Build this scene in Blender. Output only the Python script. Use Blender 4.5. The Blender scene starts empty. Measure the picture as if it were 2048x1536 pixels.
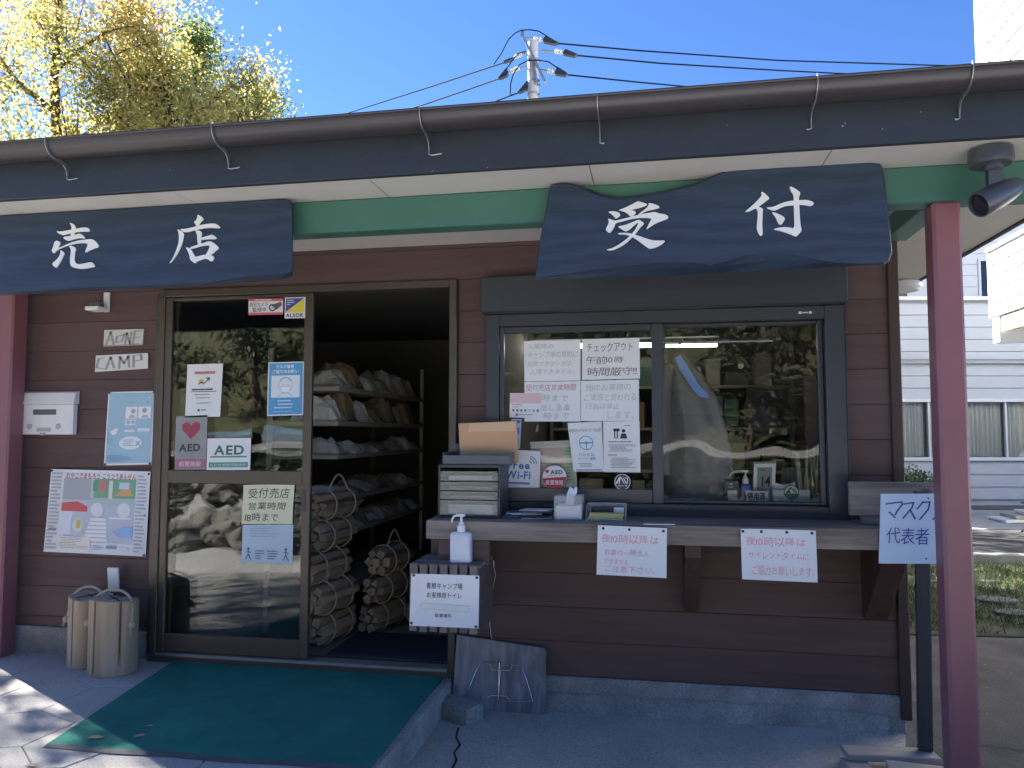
import bpy, bmesh, math, random
import numpy as np
from mathutils import Vector, Matrix

random.seed(7); rng = np.random.default_rng(7)
SC = bpy.context.scene
COL = SC.collection
rad = math.radians

# ------------------------------------------------------------------ camera
CAM_LOC = Vector((0.0, -4.0, 1.41)); YAW = rad(10.5); PITCH = rad(3.6); FPX = 1540.0
cam_data = bpy.data.cameras.new('camera'); cam = bpy.data.objects.new('camera', cam_data); COL.objects.link(cam)
cam.location = CAM_LOC; cam.rotation_euler = (rad(90) + PITCH, 0, YAW)
cam_data.sensor_width = 36.0; cam_data.lens = FPX / 2048 * 36.0
cam_data.clip_start = 0.05; cam_data.clip_end = 2000
SC.camera = cam

# ------------------------------------------------------------------ sky, sun, exposure
SUN_EL = rad(35); SUN_AZ = rad(60)           # azimuth measured from +Y towards -X
world = bpy.data.worlds.new('World'); SC.world = world; world.use_nodes = True
wn = world.node_tree; wn.nodes.clear()
w_out = wn.nodes.new('ShaderNodeOutputWorld'); w_bg = wn.nodes.new('ShaderNodeBackground'); w_sky = wn.nodes.new('ShaderNodeTexSky')
w_sky.sky_type = 'NISHITA'; w_sky.sun_disc = False
w_sky.sun_elevation = SUN_EL; w_sky.sun_rotation = -SUN_AZ
w_sky.altitude = 2000; w_sky.air_density = 0.62; w_sky.dust_density = 0.3; w_sky.ozone_density = 9.5
w_bg.inputs['Strength'].default_value = 0.058
wn.links.new(w_sky.outputs[0], w_bg.inputs[0]); wn.links.new(w_bg.outputs[0], w_out.inputs[0])
sun_data = bpy.data.lights.new('sun', 'SUN'); sun = bpy.data.objects.new('sun', sun_data); COL.objects.link(sun)
sun_dir = Vector((-math.sin(SUN_AZ) * math.cos(SUN_EL), math.cos(SUN_AZ) * math.cos(SUN_EL), math.sin(SUN_EL)))
sun.rotation_euler = sun_dir.to_track_quat('Z', 'Y').to_euler()
sun_data.energy = 5.0; sun_data.angle = rad(0.53); sun_data.color = (1.0, 0.95, 0.88)
sun.location = (-20, 12, 20)
SC.view_settings.view_transform = 'Standard'; SC.view_settings.look = 'None'
SC.view_settings.exposure = 2.75; SC.view_settings.gamma = 1.0; SC.view_settings.use_curve_mapping = False
SC.render.engine = 'CYCLES'
SC.cycles.use_denoising = True
SC.cycles.max_bounces = 8; SC.cycles.diffuse_bounces = 4; SC.cycles.glossy_bounces = 4
SC.cycles.transparent_max_bounces = 12; SC.cycles.transmission_bounces = 4
SC.cycles.caustics_reflective = False; SC.cycles.caustics_refractive = False
SC.cycles.sample_clamp_indirect = 6.0

# ------------------------------------------------------------------ survey helpers: where a sight line meets a real plane
_a = Vector((-math.sin(YAW) * math.cos(PITCH), math.cos(YAW) * math.cos(PITCH), math.sin(PITCH)))
_r = Vector((math.cos(YAW), math.sin(YAW), 0)); _u = _r.cross(_a)
def sight(px, py): return _a + (px - 1024) / FPX * _r - (py - 768) / FPX * _u
def WY(px, py, Y):
    d = sight(px, py); return CAM_LOC + d * ((Y - CAM_LOC.y) / d.y)
def WZ(px, py, Z):
    d = sight(px, py); return CAM_LOC + d * ((Z - CAM_LOC.z) / d.z)
def WD(px, py, D): return CAM_LOC + sight(px, py) * D

# ------------------------------------------------------------------ mesh builder
class MB:
    def __init__(s): s.v = []; s.f = []; s.m = []
    def face(s, pts, mi=0):
        n = len(s.v); s.v += [tuple(p) for p in pts]; s.f.append(tuple(range(n, n + len(pts)))); s.m.append(mi)
    def idx(s, vs, fs, mi=0):
        n = len(s.v); s.v += [tuple(p) for p in vs]
        for f in fs: s.f.append(tuple(i + n for i in f)); s.m.append(mi)
        return s
    def box(s, x0, x1, y0, y1, z0, z1, mi=0, b=0.0):
        return s.obox(((x0 + x1) / 2, (y0 + y1) / 2, (z0 + z1) / 2), ((1, 0, 0), (0, 1, 0), (0, 0, 1)),
                      (abs(x1 - x0) / 2, abs(y1 - y0) / 2, abs(z1 - z0) / 2), mi, b)
    def obox(s, c, ax, h, mi=0, b=0.0):
        c = Vector(c); ax = [Vector(a).normalized() for a in ax]
        b = min(b, min(h) * 0.45)
        if b <= 0:
            vs = []
            for sx in (-1, 1):
                for sy in (-1, 1):
                    for sz in (-1, 1): vs.append(c + ax[0] * sx * h[0] + ax[1] * sy * h[1] + ax[2] * sz * h[2])
            return s.idx(vs, [(0, 1, 3, 2), (4, 6, 7, 5), (0, 4, 5, 1), (2, 3, 7, 6), (0, 2, 6, 4), (1, 5, 7, 3)], mi)
        V = {}; vs = []
        for sx in (-1, 1):
            for sy in (-1, 1):
                for sz in (-1, 1):
                    for k in range(3):
                        hh = [h[i] - (0 if i == k else b) for i in range(3)]
                        V[sx, sy, sz, k] = len(vs)
                        vs.append(c + ax[0] * sx * hh[0] + ax[1] * sy * hh[1] + ax[2] * sz * hh[2])
        fs = []
        q = [(-1, -1), (1, -1), (1, 1), (-1, 1)]
        for sg in (-1, 1):
            fs.append([V[sg, a, d, 0] for a, d in q]); fs.append([V[a, sg, d, 1] for a, d in q]); fs.append([V[a, d, sg, 2] for a, d in q])
        for p in (-1, 1):
            for r in (-1, 1):
                fs.append([V[p, r, -1, 0], V[p, r, 1, 0], V[p, r, 1, 1], V[p, r, -1, 1]])
                fs.append([V[p, -1, r, 0], V[p, 1, r, 0], V[p, 1, r, 2], V[p, -1, r, 2]])
                fs.append([V[-1, p, r, 1], V[1, p, r, 1], V[1, p, r, 2], V[-1, p, r, 2]])
        for sx in (-1, 1):
            for sy in (-1, 1):
                for sz in (-1, 1): fs.append([V[sx, sy, sz, k] for k in range(3)])
        return s.idx(vs, fs, mi)
    def bar(s, p, q, w, t, mi=0, b=0.0, up=(0, 0, 1)):
        p = Vector(p); q = Vector(q); d = (q - p); L = d.length; d.normalize()
        up = Vector(up)
        if abs(d.dot(up)) > 0.98: up = Vector((0, 1, 0))
        sd = d.cross(up).normalized(); u2 = sd.cross(d)
        return s.obox((p + q) / 2, (d, sd, u2), (L / 2, w / 2, t / 2), mi, b)
    def loft(s, A, B, mi=0, capa=True, capb=True):
        n = len(A); k = len(s.v); s.v += [tuple(p) for p in A] + [tuple(p) for p in B]
        for i in range(n):
            j = (i + 1) % n; s.f.append((k + i, k + j, k + n + j, k + n + i)); s.m.append(mi)
        if capa: s.f.append(tuple(k + i for i in range(n - 1, -1, -1))); s.m.append(mi)
        if capb: s.f.append(tuple(k + n + i for i in range(n))); s.m.append(mi)
        return s
    def prism(s, poly, y0, y1, mi=0):        # poly of (x, z)
        return s.loft([(x, y0, z) for x, z in poly], [(x, y1, z) for x, z in poly], mi)
    def prismz(s, poly, z0, z1, mi=0):       # poly of (x, y)
        return s.loft([(x, y, z0) for x, y in poly], [(x, y, z1) for x, y in poly], mi)
    def prismx(s, poly, x0, x1, mi=0):       # poly of (y, z)
        return s.loft([(x0, y, z) for y, z in poly], [(x1, y, z) for y, z in poly], mi)
    def tube(s, pts, r, n=8, mi=0, caps=True):
        pts = [Vector(p) for p in pts]; m = len(pts)
        rs = r if isinstance(r, (list, tuple)) else [r] * m
        k = len(s.v); prev = None
        for i, p in enumerate(pts):
            d = (pts[min(i + 1, m - 1)] - pts[max(i - 1, 0)])
            if d.length < 1e-9: d = Vector((0, 0, 1))
            d.normalize()
            if prev is None:
                a = Vector((0, 0, 1)) if abs(d.z) < 0.9 else Vector((1, 0, 0))
                e = d.cross(a).normalized()
            else:
                e = (prev - d * prev.dot(d))
                e = e.normalized() if e.length > 1e-6 else d.orthogonal().normalized()
            prev = e; g = d.cross(e)
            for j in range(n):
                t = 2 * math.pi * j / n
                s.v.append(tuple(p + (e * math.cos(t) + g * math.sin(t)) * rs[i]))
        for i in range(m - 1):
            for j in range(n):
                j2 = (j + 1) % n
                s.f.append((k + i * n + j, k + i * n + j2, k + (i + 1) * n + j2, k + (i + 1) * n + j)); s.m.append(mi)
        if caps:
            s.f.append(tuple(k + j for j in range(n - 1, -1, -1))); s.m.append(mi)
            s.f.append(tuple(k + (m - 1) * n + j for j in range(n))); s.m.append(mi)
        return s
    def lathe(s, prof, c, n=20, mi=0, axis=(0, 0, 1)):
        c = Vector(c); ax = Vector(axis).normalized(); e = ax.orthogonal().normalized(); g = ax.cross(e); k = len(s.v)
        for r, z in prof:
            for j in range(n):
                t = 2 * math.pi * j / n
                s.v.append(tuple(c + ax * z + (e * math.cos(t) + g * math.sin(t)) * r))
        for i in range(len(prof) - 1):
            for j in range(n):
                j2 = (j + 1) % n
                s.f.append((k + i * n + j, k + i * n + j2, k + (i + 1) * n + j2, k + (i + 1) * n + j)); s.m.append(mi)
        s.f.append(tuple(k + j for j in range(n - 1, -1, -1))); s.m.append(mi)
        q = k + (len(prof) - 1) * n
        s.f.append(tuple(q + j for j in range(n))); s.m.append(mi)
        return s
    def mesh(s, name, mats, org=(0, 0, 0), smooth=False):
        me = bpy.data.meshes.new(name); o = Vector(org)
        me.from_pydata([tuple(Vector(p) - o) for p in s.v], [], s.f)
        if not isinstance(mats, (list, tuple)): mats = [mats]
        for m in mats: me.materials.append(m)
        me.polygons.foreach_set('material_index', s.m)
        bm = bmesh.new(); bm.from_mesh(me); bmesh.ops.recalc_face_normals(bm, faces=bm.faces); bm.to_mesh(me); bm.free()
        if smooth:
            me.polygons.foreach_set('use_smooth', [True] * len(me.polygons)); me.set_sharp_from_angle(angle=rad(38))
        return me

ORG = {}
def tag(o, label=None, cat=None, group=None, kind=None):
    if label: o['label'] = label
    if cat: o['category'] = cat
    if group: o['group'] = group
    if kind: o['kind'] = kind
    return o
def thing(name, label, cat, loc=(0, 0, 0), group=None):
    o = bpy.data.objects.new(name, None); COL.objects.link(o); o.location = loc; o.empty_display_size = 0.05
    ORG[o] = Vector(loc); return tag(o, label, cat, group)
def part(name, mb, mats, parent, smooth=False, label=None, kind=None):
    org = ORG[parent]
    o = bpy.data.objects.new(name, mb.mesh(name, mats, org, smooth)); COL.objects.link(o); o.parent = parent
    ORG[o] = org; return tag(o, label, kind=kind)
def sub(name, parent):                       # an Empty part that groups sub-parts
    o = bpy.data.objects.new(name, None); COL.objects.link(o); o.parent = parent; o.empty_display_size = 0.02; ORG[o] = ORG[parent]; return o
def single(name, mb, mats, label, cat, loc=(0, 0, 0), smooth=False, group=None):
    o = bpy.data.objects.new(name, mb.mesh(name, mats, loc, smooth)); COL.objects.link(o); o.location = loc
    ORG[o] = Vector(loc); return tag(o, label, cat, group)
def struct(name, mb, mats, smooth=False, kind='structure', label=None):
    o = bpy.data.objects.new(name, mb.mesh(name, mats, (0, 0, 0), smooth)); COL.objects.link(o); ORG[o] = Vector((0, 0, 0))
    return tag(o, label, kind=kind)

# ------------------------------------------------------------------ materials (all procedural)
class NT:
    def __init__(s, name):
        s.m = bpy.data.materials.new(name); s.m.use_nodes = True; s.t = s.m.node_tree; s.t.nodes.clear()
        s.out = s.t.nodes.new('ShaderNodeOutputMaterial')
    def n(s, typ, **kw):
        nd = s.t.nodes.new(typ)
        for k, v in kw.items():
            if k in nd.inputs: 
                try: nd.inputs[k].default_value = v
                except Exception: pass
            else: setattr(nd, k, v)
        return nd
    def l(s, a, b): s.t.links.new(a, b)
def c4(c): return (c[0], c[1], c[2], 1.0)
def mulc(c, k): return tuple(max(0, min(1, x * k)) for x in c)

def coords(T, scale=(1, 1, 1), rnd=True):
    tc = T.n('ShaderNodeTexCoord'); mp = T.n('ShaderNodeMapping'); mp.inputs['Scale'].default_value = scale
    if rnd:
        oi = T.n('ShaderNodeObjectInfo'); va = T.n('ShaderNodeVectorMath', operation='MULTIPLY_ADD')
        cb = T.n('ShaderNodeCombineXYZ')
        for i in range(3): T.l(oi.outputs['Random'], cb.inputs[i])
        T.l(cb.outputs[0], va.inputs[0]); va.inputs[1].default_value = (37.0, 53.0, 71.0); T.l(tc.outputs['Object'], va.inputs[2])
        T.l(va.outputs[0], mp.inputs[0])
    else: T.l(tc.outputs['Object'], mp.inputs[0])
    return mp.outputs[0]
def ramp(T, fac, stops):
    r = T.n('ShaderNodeValToRGB'); cr = r.color_ramp
    while len(cr.elements) < len(stops): cr.elements.new(0.5)
    for e, (p, c) in zip(cr.elements, stops): e.position = p; e.color = c4(c) if len(c) == 3 else c
    T.l(fac, r.inputs[0]); return r.outputs[0]
def finish(T, bsdf): T.l(bsdf.outputs[0], T.out.inputs[0]); return T.m

_pc = {}
def plain(name, col, rough=0.6, var=0.14, scale=6.0, bump=0.0, metal=0.0, spec=0.5, bscale=60.0):
    key = (name,)
    if key in _pc: return _pc[key]
    T = NT(name); co = coords(T, (1, 1, 1)); b = T.n('ShaderNodeBsdfPrincipled')
    nz = T.n('ShaderNodeTexNoise', Scale=scale, Detail=6.0, Roughness=0.65); T.l(co, nz.inputs['Vector'])
    c = ramp(T, nz.outputs[0], [(0.25, mulc(col, 1 - var)), (0.5, col), (0.75, mulc(col, 1 + var))])
    T.l(c, b.inputs['Base Color']); b.inputs['Roughness'].default_value = rough; b.inputs['Metallic'].default_value = metal
    b.inputs['Specular IOR Level'].default_value = spec
    if bump > 0:
        n2 = T.n('ShaderNodeTexNoise', Scale=bscale, Detail=4.0); T.l(co, n2.inputs['Vector'])
        bp = T.n('ShaderNodeBump', Strength=bump, Distance=0.01); T.l(n2.outputs[0], bp.inputs['Height']); T.l(bp.outputs[0], b.inputs['Normal'])
    _pc[key] = finish(T, b); return _pc[key]

def wood(name, dark, light, axis=0, grain=1.0, rough=0.6, bump=0.25, wear=None, wear_amt=0.0, spec=0.35):
    T = NT(name); sc = [26 * grain] * 3; sc[axis] = 1.6 * grain
    co = coords(T, tuple(sc)); b = T.n('ShaderNodeBsdfPrincipled')
    n1 = T.n('ShaderNodeTexNoise', Scale=1.0, Detail=7.0, Roughness=0.6, Distortion=0.6); T.l(co, n1.inputs['Vector'])
    s2 = [4.0] * 3; s2[axis] = 0.5
    co2 = coords(T, tuple(s2)); n2 = T.n('ShaderNodeTexNoise', Scale=1.0, Detail=3.0); T.l(co2, n2.inputs['Vector'])
    mx = T.n('ShaderNodeMath', operation='MULTIPLY_ADD'); T.l(n1.outputs[0], mx.inputs[0]); mx.inputs[1].default_value = 0.7
    m3 = T.n('ShaderNodeMath', operation='MULTIPLY'); T.l(n2.outputs[0], m3.inputs[0]); m3.inputs[1].default_value = 0.45; T.l(m3.outputs[0], mx.inputs[2])
    oi = T.n('ShaderNodeObjectInfo'); m4 = T.n('ShaderNodeMath', operation='MULTIPLY_ADD'); T.l(oi.outputs['Random'], m4.inputs[0]); m4.inputs[1].default_value = 0.14; T.l(mx.outputs[0], m4.inputs[2])
    c = ramp(T, m4.outputs[0], [(0.36, dark), (0.58, tuple((a + d) / 2 for a, d in zip(dark, light))), (0.80, light)])
    if wear:
        co3 = coords(T, (3, 3, 3)); n3 = T.n('ShaderNodeTexNoise', Scale=1.2, Detail=8.0, Roughness=0.7); T.l(co3, n3.inputs['Vector'])
        f = ramp(T, n3.outputs[0], [(0.62 - wear_amt, (0, 0, 0)), (0.72 - wear_amt * 0.5, (1, 1, 1))])
        mc = T.n('ShaderNodeMix', data_type='RGBA'); T.l(f, mc.inputs[0]); T.l(c, mc.inputs[6]); mc.inputs[7].default_value = c4(wear); c = mc.outputs[2]
    T.l(c, b.inputs['Base Color']); b.inputs['Roughness'].default_value = rough; b.inputs['Specular IOR Level'].default_value = spec
    bp = T.n('ShaderNodeBump', Strength=bump, Distance=0.004); T.l(n1.outputs[0], bp.inputs['Height']); T.l(bp.outputs[0], b.inputs['Normal'])
    return finish(T, b)

def rocky(name, cols, scale=3.0, fine=140.0, rough=0.85, bump=0.5, speck=None, world_co=True, dist=0.01):
    T = NT(name); b = T.n('ShaderNodeBsdfPrincipled')
    if world_co: g = T.n('ShaderNodeNewGeometry'); co = g.outputs['Position']
    else: co = coords(T)
    n1 = T.n('ShaderNodeTexNoise', Scale=scale, Detail=8.0, Roughness=0.65); T.l(co, n1.inputs['Vector'])
    k = len(cols); c = ramp(T, n1.outputs[0], [(0.3 + 0.4 * i / max(1, k - 1), cc) for i, cc in enumerate(cols)])
    n2 = T.n('ShaderNodeTexNoise', Scale=fine, Detail=3.0, Roughness=0.7); T.l(co, n2.inputs['Vector'])
    mm = T.n('ShaderNodeMix', data_type='RGBA', blend_type='OVERLAY'); mm.inputs[0].default_value = 0.75
    T.l(c, mm.inputs[6]); T.l(n2.outputs[0], mm.inputs[7]); c = mm.outputs[2]
    if speck:
        v = T.n('ShaderNodeTexVoronoi', Scale=speck[1]); T.l(co, v.inputs['Vector'])
        f = ramp(T, v.outputs['Distance'], [(speck[2], (1, 1, 1)), (speck[2] + 0.06, (0, 0, 0))])
        sx = T.n('ShaderNodeSeparateColor'); T.l(v.outputs['Color'], sx.inputs[0])
        th = T.n('ShaderNodeMath', operation='GREATER_THAN'); T.l(sx.outputs[0], th.inputs[0]); th.inputs[1].default_value = speck[3]
        mu = T.n('ShaderNodeMath', operation='MULTIPLY'); T.l(f, mu.inputs[0]); T.l(th.outputs[0], mu.inputs[1])
        mc = T.n('ShaderNodeMix', data_type='RGBA'); T.l(mu.outputs[0], mc.inputs[0]); T.l(c, mc.inputs[6]); mc.inputs[7].default_value = c4(speck[0]); c = mc.outputs[2]
    T.l(c, b.inputs['Base Color']); b.inputs['Roughness'].default_value = rough; b.inputs['Specular IOR Level'].default_value = 0.3
    bp = T.n('ShaderNodeBump', Strength=bump, Distance=dist); T.l(n2.outputs[0], bp.inputs['Height']); T.l(bp.outputs[0], b.inputs['Normal'])
    return finish(T, b)

def glass(name, tint=(0.975, 0.985, 0.98), ior=1.55, wav=0.004, rough=0.0):
    T = NT(name); fr = T.n('ShaderNodeFresnel', IOR=ior); tr = T.n('ShaderNodeBsdfTransparent', Color=c4(tint)); gl = T.n('ShaderNodeBsdfGlossy', Roughness=rough)
    gl.inputs['Color'].default_value = (1, 1, 1, 1); mx = T.n('ShaderNodeMixShader')
    co = coords(T, (1, 1, 1)); nz = T.n('ShaderNodeTexNoise', Scale=2.2, Detail=1.0); T.l(co, nz.inputs['Vector'])
    bp = T.n('ShaderNodeBump', Strength=1.0, Distance=wav); T.l(nz.outputs[0], bp.inputs['Height']); T.l(bp.outputs[0], gl.inputs['Normal'])
    T.l(fr.outputs[0], mx.inputs[0]); T.l(tr.outputs[0], mx.inputs[1]); T.l(gl.outputs[0], mx.inputs[2]); T.l(mx.outputs[0], T.out.inputs[0]); return T.m
def film(name, col, alpha, rough=0.3):
    T = NT(name); b = T.n('ShaderNodeBsdfPrincipled'); b.inputs['Base Color'].default_value = c4(col); b.inputs['Roughness'].default_value = rough; b.inputs['Alpha'].default_value = alpha
    return finish(T, b)
def glow(name, col, strength):
    T = NT(name); e = T.n('ShaderNodeEmission', Strength=strength); e.inputs['Color'].default_value = c4(col); T.l(e.outputs[0], T.out.inputs[0]); return T.m
def leafmat(name, stops, transl=0.5):
    T = NT(name); at = T.n('ShaderNodeAttribute', attribute_name='tone'); c = ramp(T, at.outputs['Fac'], stops)
    d = T.n('ShaderNodeBsdfPrincipled'); d.inputs['Roughness'].default_value = 0.45; d.inputs['Specular IOR Level'].default_value = 0.4; t = T.n('ShaderNodeBsdfTranslucent')
    hv = T.n('ShaderNodeHueSaturation'); hv.inputs['Value'].default_value = 1.7; hv.inputs['Saturation'].default_value = 1.05; T.l(c, hv.inputs['Color']); T.l(hv.outputs[0], t.inputs['Color'])
    T.l(c, d.inputs['Base Color']); mx = T.n('ShaderNodeMixShader'); mx.inputs[0].default_value = transl
    T.l(d.outputs[0], mx.inputs[1]); T.l(t.outputs[0], mx.inputs[2]); T.l(mx.outputs[0], T.out.inputs[0]); return T.m

def carved(name):                            # blue-black stained plank: long wavy grain, dark knots, brushed relief
    T = NT(name); b = T.n('ShaderNodeBsdfPrincipled'); co = coords(T, (1.1, 3.0, 3.2))
    d = T.n('ShaderNodeTexNoise', Scale=1.3, Detail=2.0); T.l(co, d.inputs['Vector'])
    wv = T.n('ShaderNodeTexWave', wave_type='BANDS', bands_direction='Z', Scale=1.1, Distortion=11.0, Detail=3.0); wv.inputs['Detail Scale'].default_value = 1.2; T.l(co, wv.inputs['Vector'])
    f = T.n('ShaderNodeTexNoise', Scale=9.0, Detail=6.0, Roughness=0.7); co2 = coords(T, (0.6, 9, 9)); T.l(co2, f.inputs['Vector'])
    mx = T.n('ShaderNodeMath', operation='MULTIPLY_ADD'); T.l(wv.outputs['Fac'], mx.inputs[0]); mx.inputs[1].default_value = 0.30; T.l(f.outputs[0], mx.inputs[2])
    c = ramp(T, mx.outputs[0], [(0.20, (0.014, 0.026, 0.046)), (0.60, (0.021, 0.038, 0.070)), (1.0, (0.032, 0.056, 0.102))])
    T.l(c, b.inputs['Base Color']); b.inputs['Roughness'].default_value = 0.48; b.inputs['Specular IOR Level'].default_value = 0.4
    bp = T.n('ShaderNodeBump', Strength=0.22, Distance=0.003); T.l(mx.outputs[0], bp.inputs['Height']); T.l(bp.outputs[0], b.inputs['Normal'])
    return finish(T, b)
M = {}
M['wall'] = wood('stained_wall_board', (0.070, 0.041, 0.039), (0.120, 0.074, 0.071), 0, 0.8, 0.55, 0.3)
M['wall_low'] = wood('worn_wall_board', (0.054, 0.031, 0.029), (0.108, 0.066, 0.062), 0, 0.8, 0.65, 0.35, wear=(0.17, 0.15, 0.15), wear_amt=-0.02)
M['trim'] = wood('dark_trim', (0.035, 0.022, 0.020), (0.075, 0.045, 0.04), 2, 0.8, 0.5, 0.2)
M['fascia'] = plain('fascia_board', (0.024, 0.032, 0.044), 0.55, 0.2, 3.0, 0.12)
M['gutter'] = plain('gutter_plastic', (0.044, 0.039, 0.044), 0.32, 0.08, 3.0)
M['zinc'] = plain('zinc_bracket', (0.36, 0.37, 0.38), 0.4, 0.2, 30.0, 0.1, 0.7)
M['soffit'] = plain('soffit_panel', (0.62, 0.60, 0.56), 0.7, 0.05, 2.0, 0.05)
M['green'] = plain('green_painted_steel', (0.058, 0.165, 0.128), 0.38, 0.08, 2.0)
M['red'] = plain('red_painted_steel', (0.255, 0.100, 0.118), 0.42, 0.10, 3.0, 0.05)
M['board'] = carved('stained_sign_board')
M['white_paint'] = plain('white_paint', (0.78, 0.78, 0.77), 0.5, 0.04, 10.0)
M['alu'] = plain('bronze_aluminium', (0.060, 0.066, 0.080), 0.35, 0.10, 4.0, 0.0, 0.35)
M['alu_door'] = plain('brown_aluminium', (0.105, 0.085, 0.070), 0.36, 0.10, 4.0, 0.0, 0.35)
M['alu_edge'] = plain('bright_aluminium', (0.55, 0.55, 0.56), 0.3, 0.08, 6.0, 0.0, 0.8)
M['glass'] = glass('window_glass', ior=1.42, wav=0.006)
M['glass_door'] = glass('door_glass', tint=(0.95, 0.96, 0.95), ior=1.40, wav=0.004)
M['concrete'] = rocky('foundation_concrete', [(0.19, 0.185, 0.175), (0.30, 0.29, 0.275), (0.42, 0.41, 0.385)], 4.0, 90.0, 0.9, 0.35)
M['pave'] = rocky('apron_concrete', [(0.42, 0.38, 0.325), (0.54, 0.49, 0.42), (0.64, 0.59, 0.52)], 2.2, 120.0, 0.92, 0.7, speck=((0.05, 0.05, 0.05), 45.0, 0.12, 0.72))
M['earth'] = rocky('worn_asphalt_ground', [(0.085, 0.076, 0.066), (0.135, 0.12, 0.104), (0.20, 0.18, 0.155)], 1.6, 100.0, 0.95, 0.6, speck=((0.42, 0.41, 0.39), 24.0, 0.09, 0.8))
M['road'] = rocky('pale_road', [(0.33, 0.325, 0.315), (0.41, 0.405, 0.395), (0.48, 0.475, 0.46)], 0.8, 60.0, 0.95, 0.4)
M['asphalt'] = rocky('dark_asphalt', [(0.045, 0.046, 0.05), (0.06, 0.06, 0.065), (0.085, 0.085, 0.09)], 1.5, 90.0, 0.9, 0.5)
M['soil'] = rocky('grass_soil', [(0.05, 0.06, 0.03), (0.08, 0.085, 0.045), (0.13, 0.115, 0.075)], 3.0, 60.0, 1.0, 0.6)
M['tile'] = rocky('paving_slab', [(0.36, 0.345, 0.32), (0.43, 0.41, 0.385), (0.50, 0.48, 0.455)], 1.7, 160.0, 0.85, 0.25)
M['joint'] = rocky('joint_mortar', [(0.16, 0.16, 0.165), (0.22, 0.22, 0.22)], 4.0, 90.0, 1.0, 0.4)
M['mat'] = rocky('green_mat_fibre', [(0.018, 0.17, 0.135), (0.028, 0.215, 0.17), (0.045, 0.26, 0.205)], 3.0, 420.0, 0.95, 0.9, dist=0.004)
M['rubber'] = plain('rubber_edge', (0.10, 0.10, 0.105), 0.8, 0.2, 12.0, 0.2)
M['counter'] = wood('weathered_counter', (0.060, 0.048, 0.043), (0.33, 0.27, 0.235), 0, 1.25, 0.75, 0.9)
M['weather'] = wood('weathered_slat', (0.085, 0.072, 0.066), (0.235, 0.205, 0.185), 2, 1.0, 0.8, 0.6)
M['weather_dark'] = wood('dark_weathered_panel', (0.060, 0.042, 0.036), (0.150, 0.108, 0.092), 0, 1.0, 0.75, 0.5)
M['bracket'] = wood('bracket_wood', (0.040, 0.020, 0.017), (0.095, 0.050, 0.042), 2, 0.9, 0.6, 0.3)
M['ply'] = wood('grey_plywood', (0.055, 0.054, 0.060), (0.33, 0.32, 0.33), 2, 1.1, 0.85, 0.7)
M['plank'] = wood('bare_plank', (0.22, 0.19, 0.165), (0.48, 0.43, 0.375), 0, 0.8, 0.85, 0.4)
M['log'] = wood('peeled_log', (0.26, 0.175, 0.11), (0.56, 0.42, 0.29), 2, 0.7, 0.8, 0.45)
M['endgrain'] = plain('log_end', (0.40, 0.345, 0.285), 0.85, 0.2, 14.0, 0.3)
M['groove'] = plain('saw_cut', (0.06, 0.042, 0.032), 0.9)
M['firewood'] = wood('split_firewood', (0.20, 0.145, 0.10), (0.50, 0.39, 0.285), 1, 0.8, 0.85, 0.6)
M['bark'] = wood('bark', (0.045, 0.034, 0.026), (0.13, 0.10, 0.078), 2, 0.4, 0.95, 0.9)
M['rope'] = plain('straw_rope', (0.46, 0.39, 0.29), 0.9, 0.2, 60.0, 0.5)
M['paper'] = plain('white_paper', (0.80, 0.81, 0.82), 0.7, 0.02, 5.0)
M['paper_cream'] = plain('cream_paper', (0.80, 0.76, 0.53), 0.7, 0.03, 5.0)
M['paper_blue'] = plain('pale_blue_sheet', (0.52, 0.64, 0.74), 0.45, 0.03, 5.0)
M['paper_pink'] = plain('pink_leaflet', (0.74, 0.58, 0.60), 0.5, 0.05, 9.0)
M['lam'] = plain('laminated_paper', (0.78, 0.79, 0.82), 0.18, 0.02, 5.0)
M['blueboard'] = plain('light_blue_board', (0.52, 0.69, 0.86), 0.45, 0.03, 4.0)
M['plastic_white'] = plain('white_plastic', (0.80, 0.81, 0.83), 0.3, 0.02, 5.0)
M['plastic_bottle'] = plain('milky_bottle_plastic', (0.66, 0.70, 0.78), 0.25, 0.03, 5.0)
M['plastic_blue'] = plain('blue_bottle_plastic', (0.05, 0.10, 0.42), 0.25, 0.03, 5.0)
M['plastic_grey'] = plain('grey_plastic', (0.11, 0.12, 0.14), 0.4, 0.06, 5.0)
M['plastic_dark'] = plain('dark_plastic', (0.045, 0.05, 0.062), 0.38, 0.06, 5.0)
M['clear'] = film('clear_drawer_plastic', (0.55, 0.55, 0.44), 0.32, 0.10)
M['clear2'] = film('clear_acrylic', (0.7, 0.72, 0.72), 0.25, 0.08)
M['kraft'] = plain('kraft_envelope', (0.62, 0.36, 0.20), 0.6, 0.06, 6.0)
M['kraft2'] = plain('shiny_tape', (0.72, 0.48, 0.30), 0.25, 0.06, 6.0)
M['steel'] = plain('wire_steel', (0.62, 0.62, 0.63), 0.25, 0.08, 20.0, 0.0, 0.9)
M['string'] = plain('pale_string', (0.52, 0.45, 0.40), 0.9)
M['lamp_grey'] = plain('lamp_housing', (0.085, 0.092, 0.11), 0.35, 0.06, 6.0, 0.0, 0.3)
M['lens'] = plain('dark_lens', (0.015, 0.017, 0.02), 0.08)
M['stone'] = rocky('field_stone', [(0.11, 0.107, 0.097), (0.17, 0.166, 0.152), (0.26, 0.252, 0.23)], 5.0, 60.0, 0.95, 0.6)
M['block'] = rocky('mortar_block', [(0.24, 0.235, 0.225), (0.31, 0.305, 0.29), (0.38, 0.37, 0.35)], 6.0, 80.0, 0.95, 0.6)
M['siding'] = plain('white_siding', (0.72, 0.73, 0.74), 0.6, 0.03, 1.5, 0.05)
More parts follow.
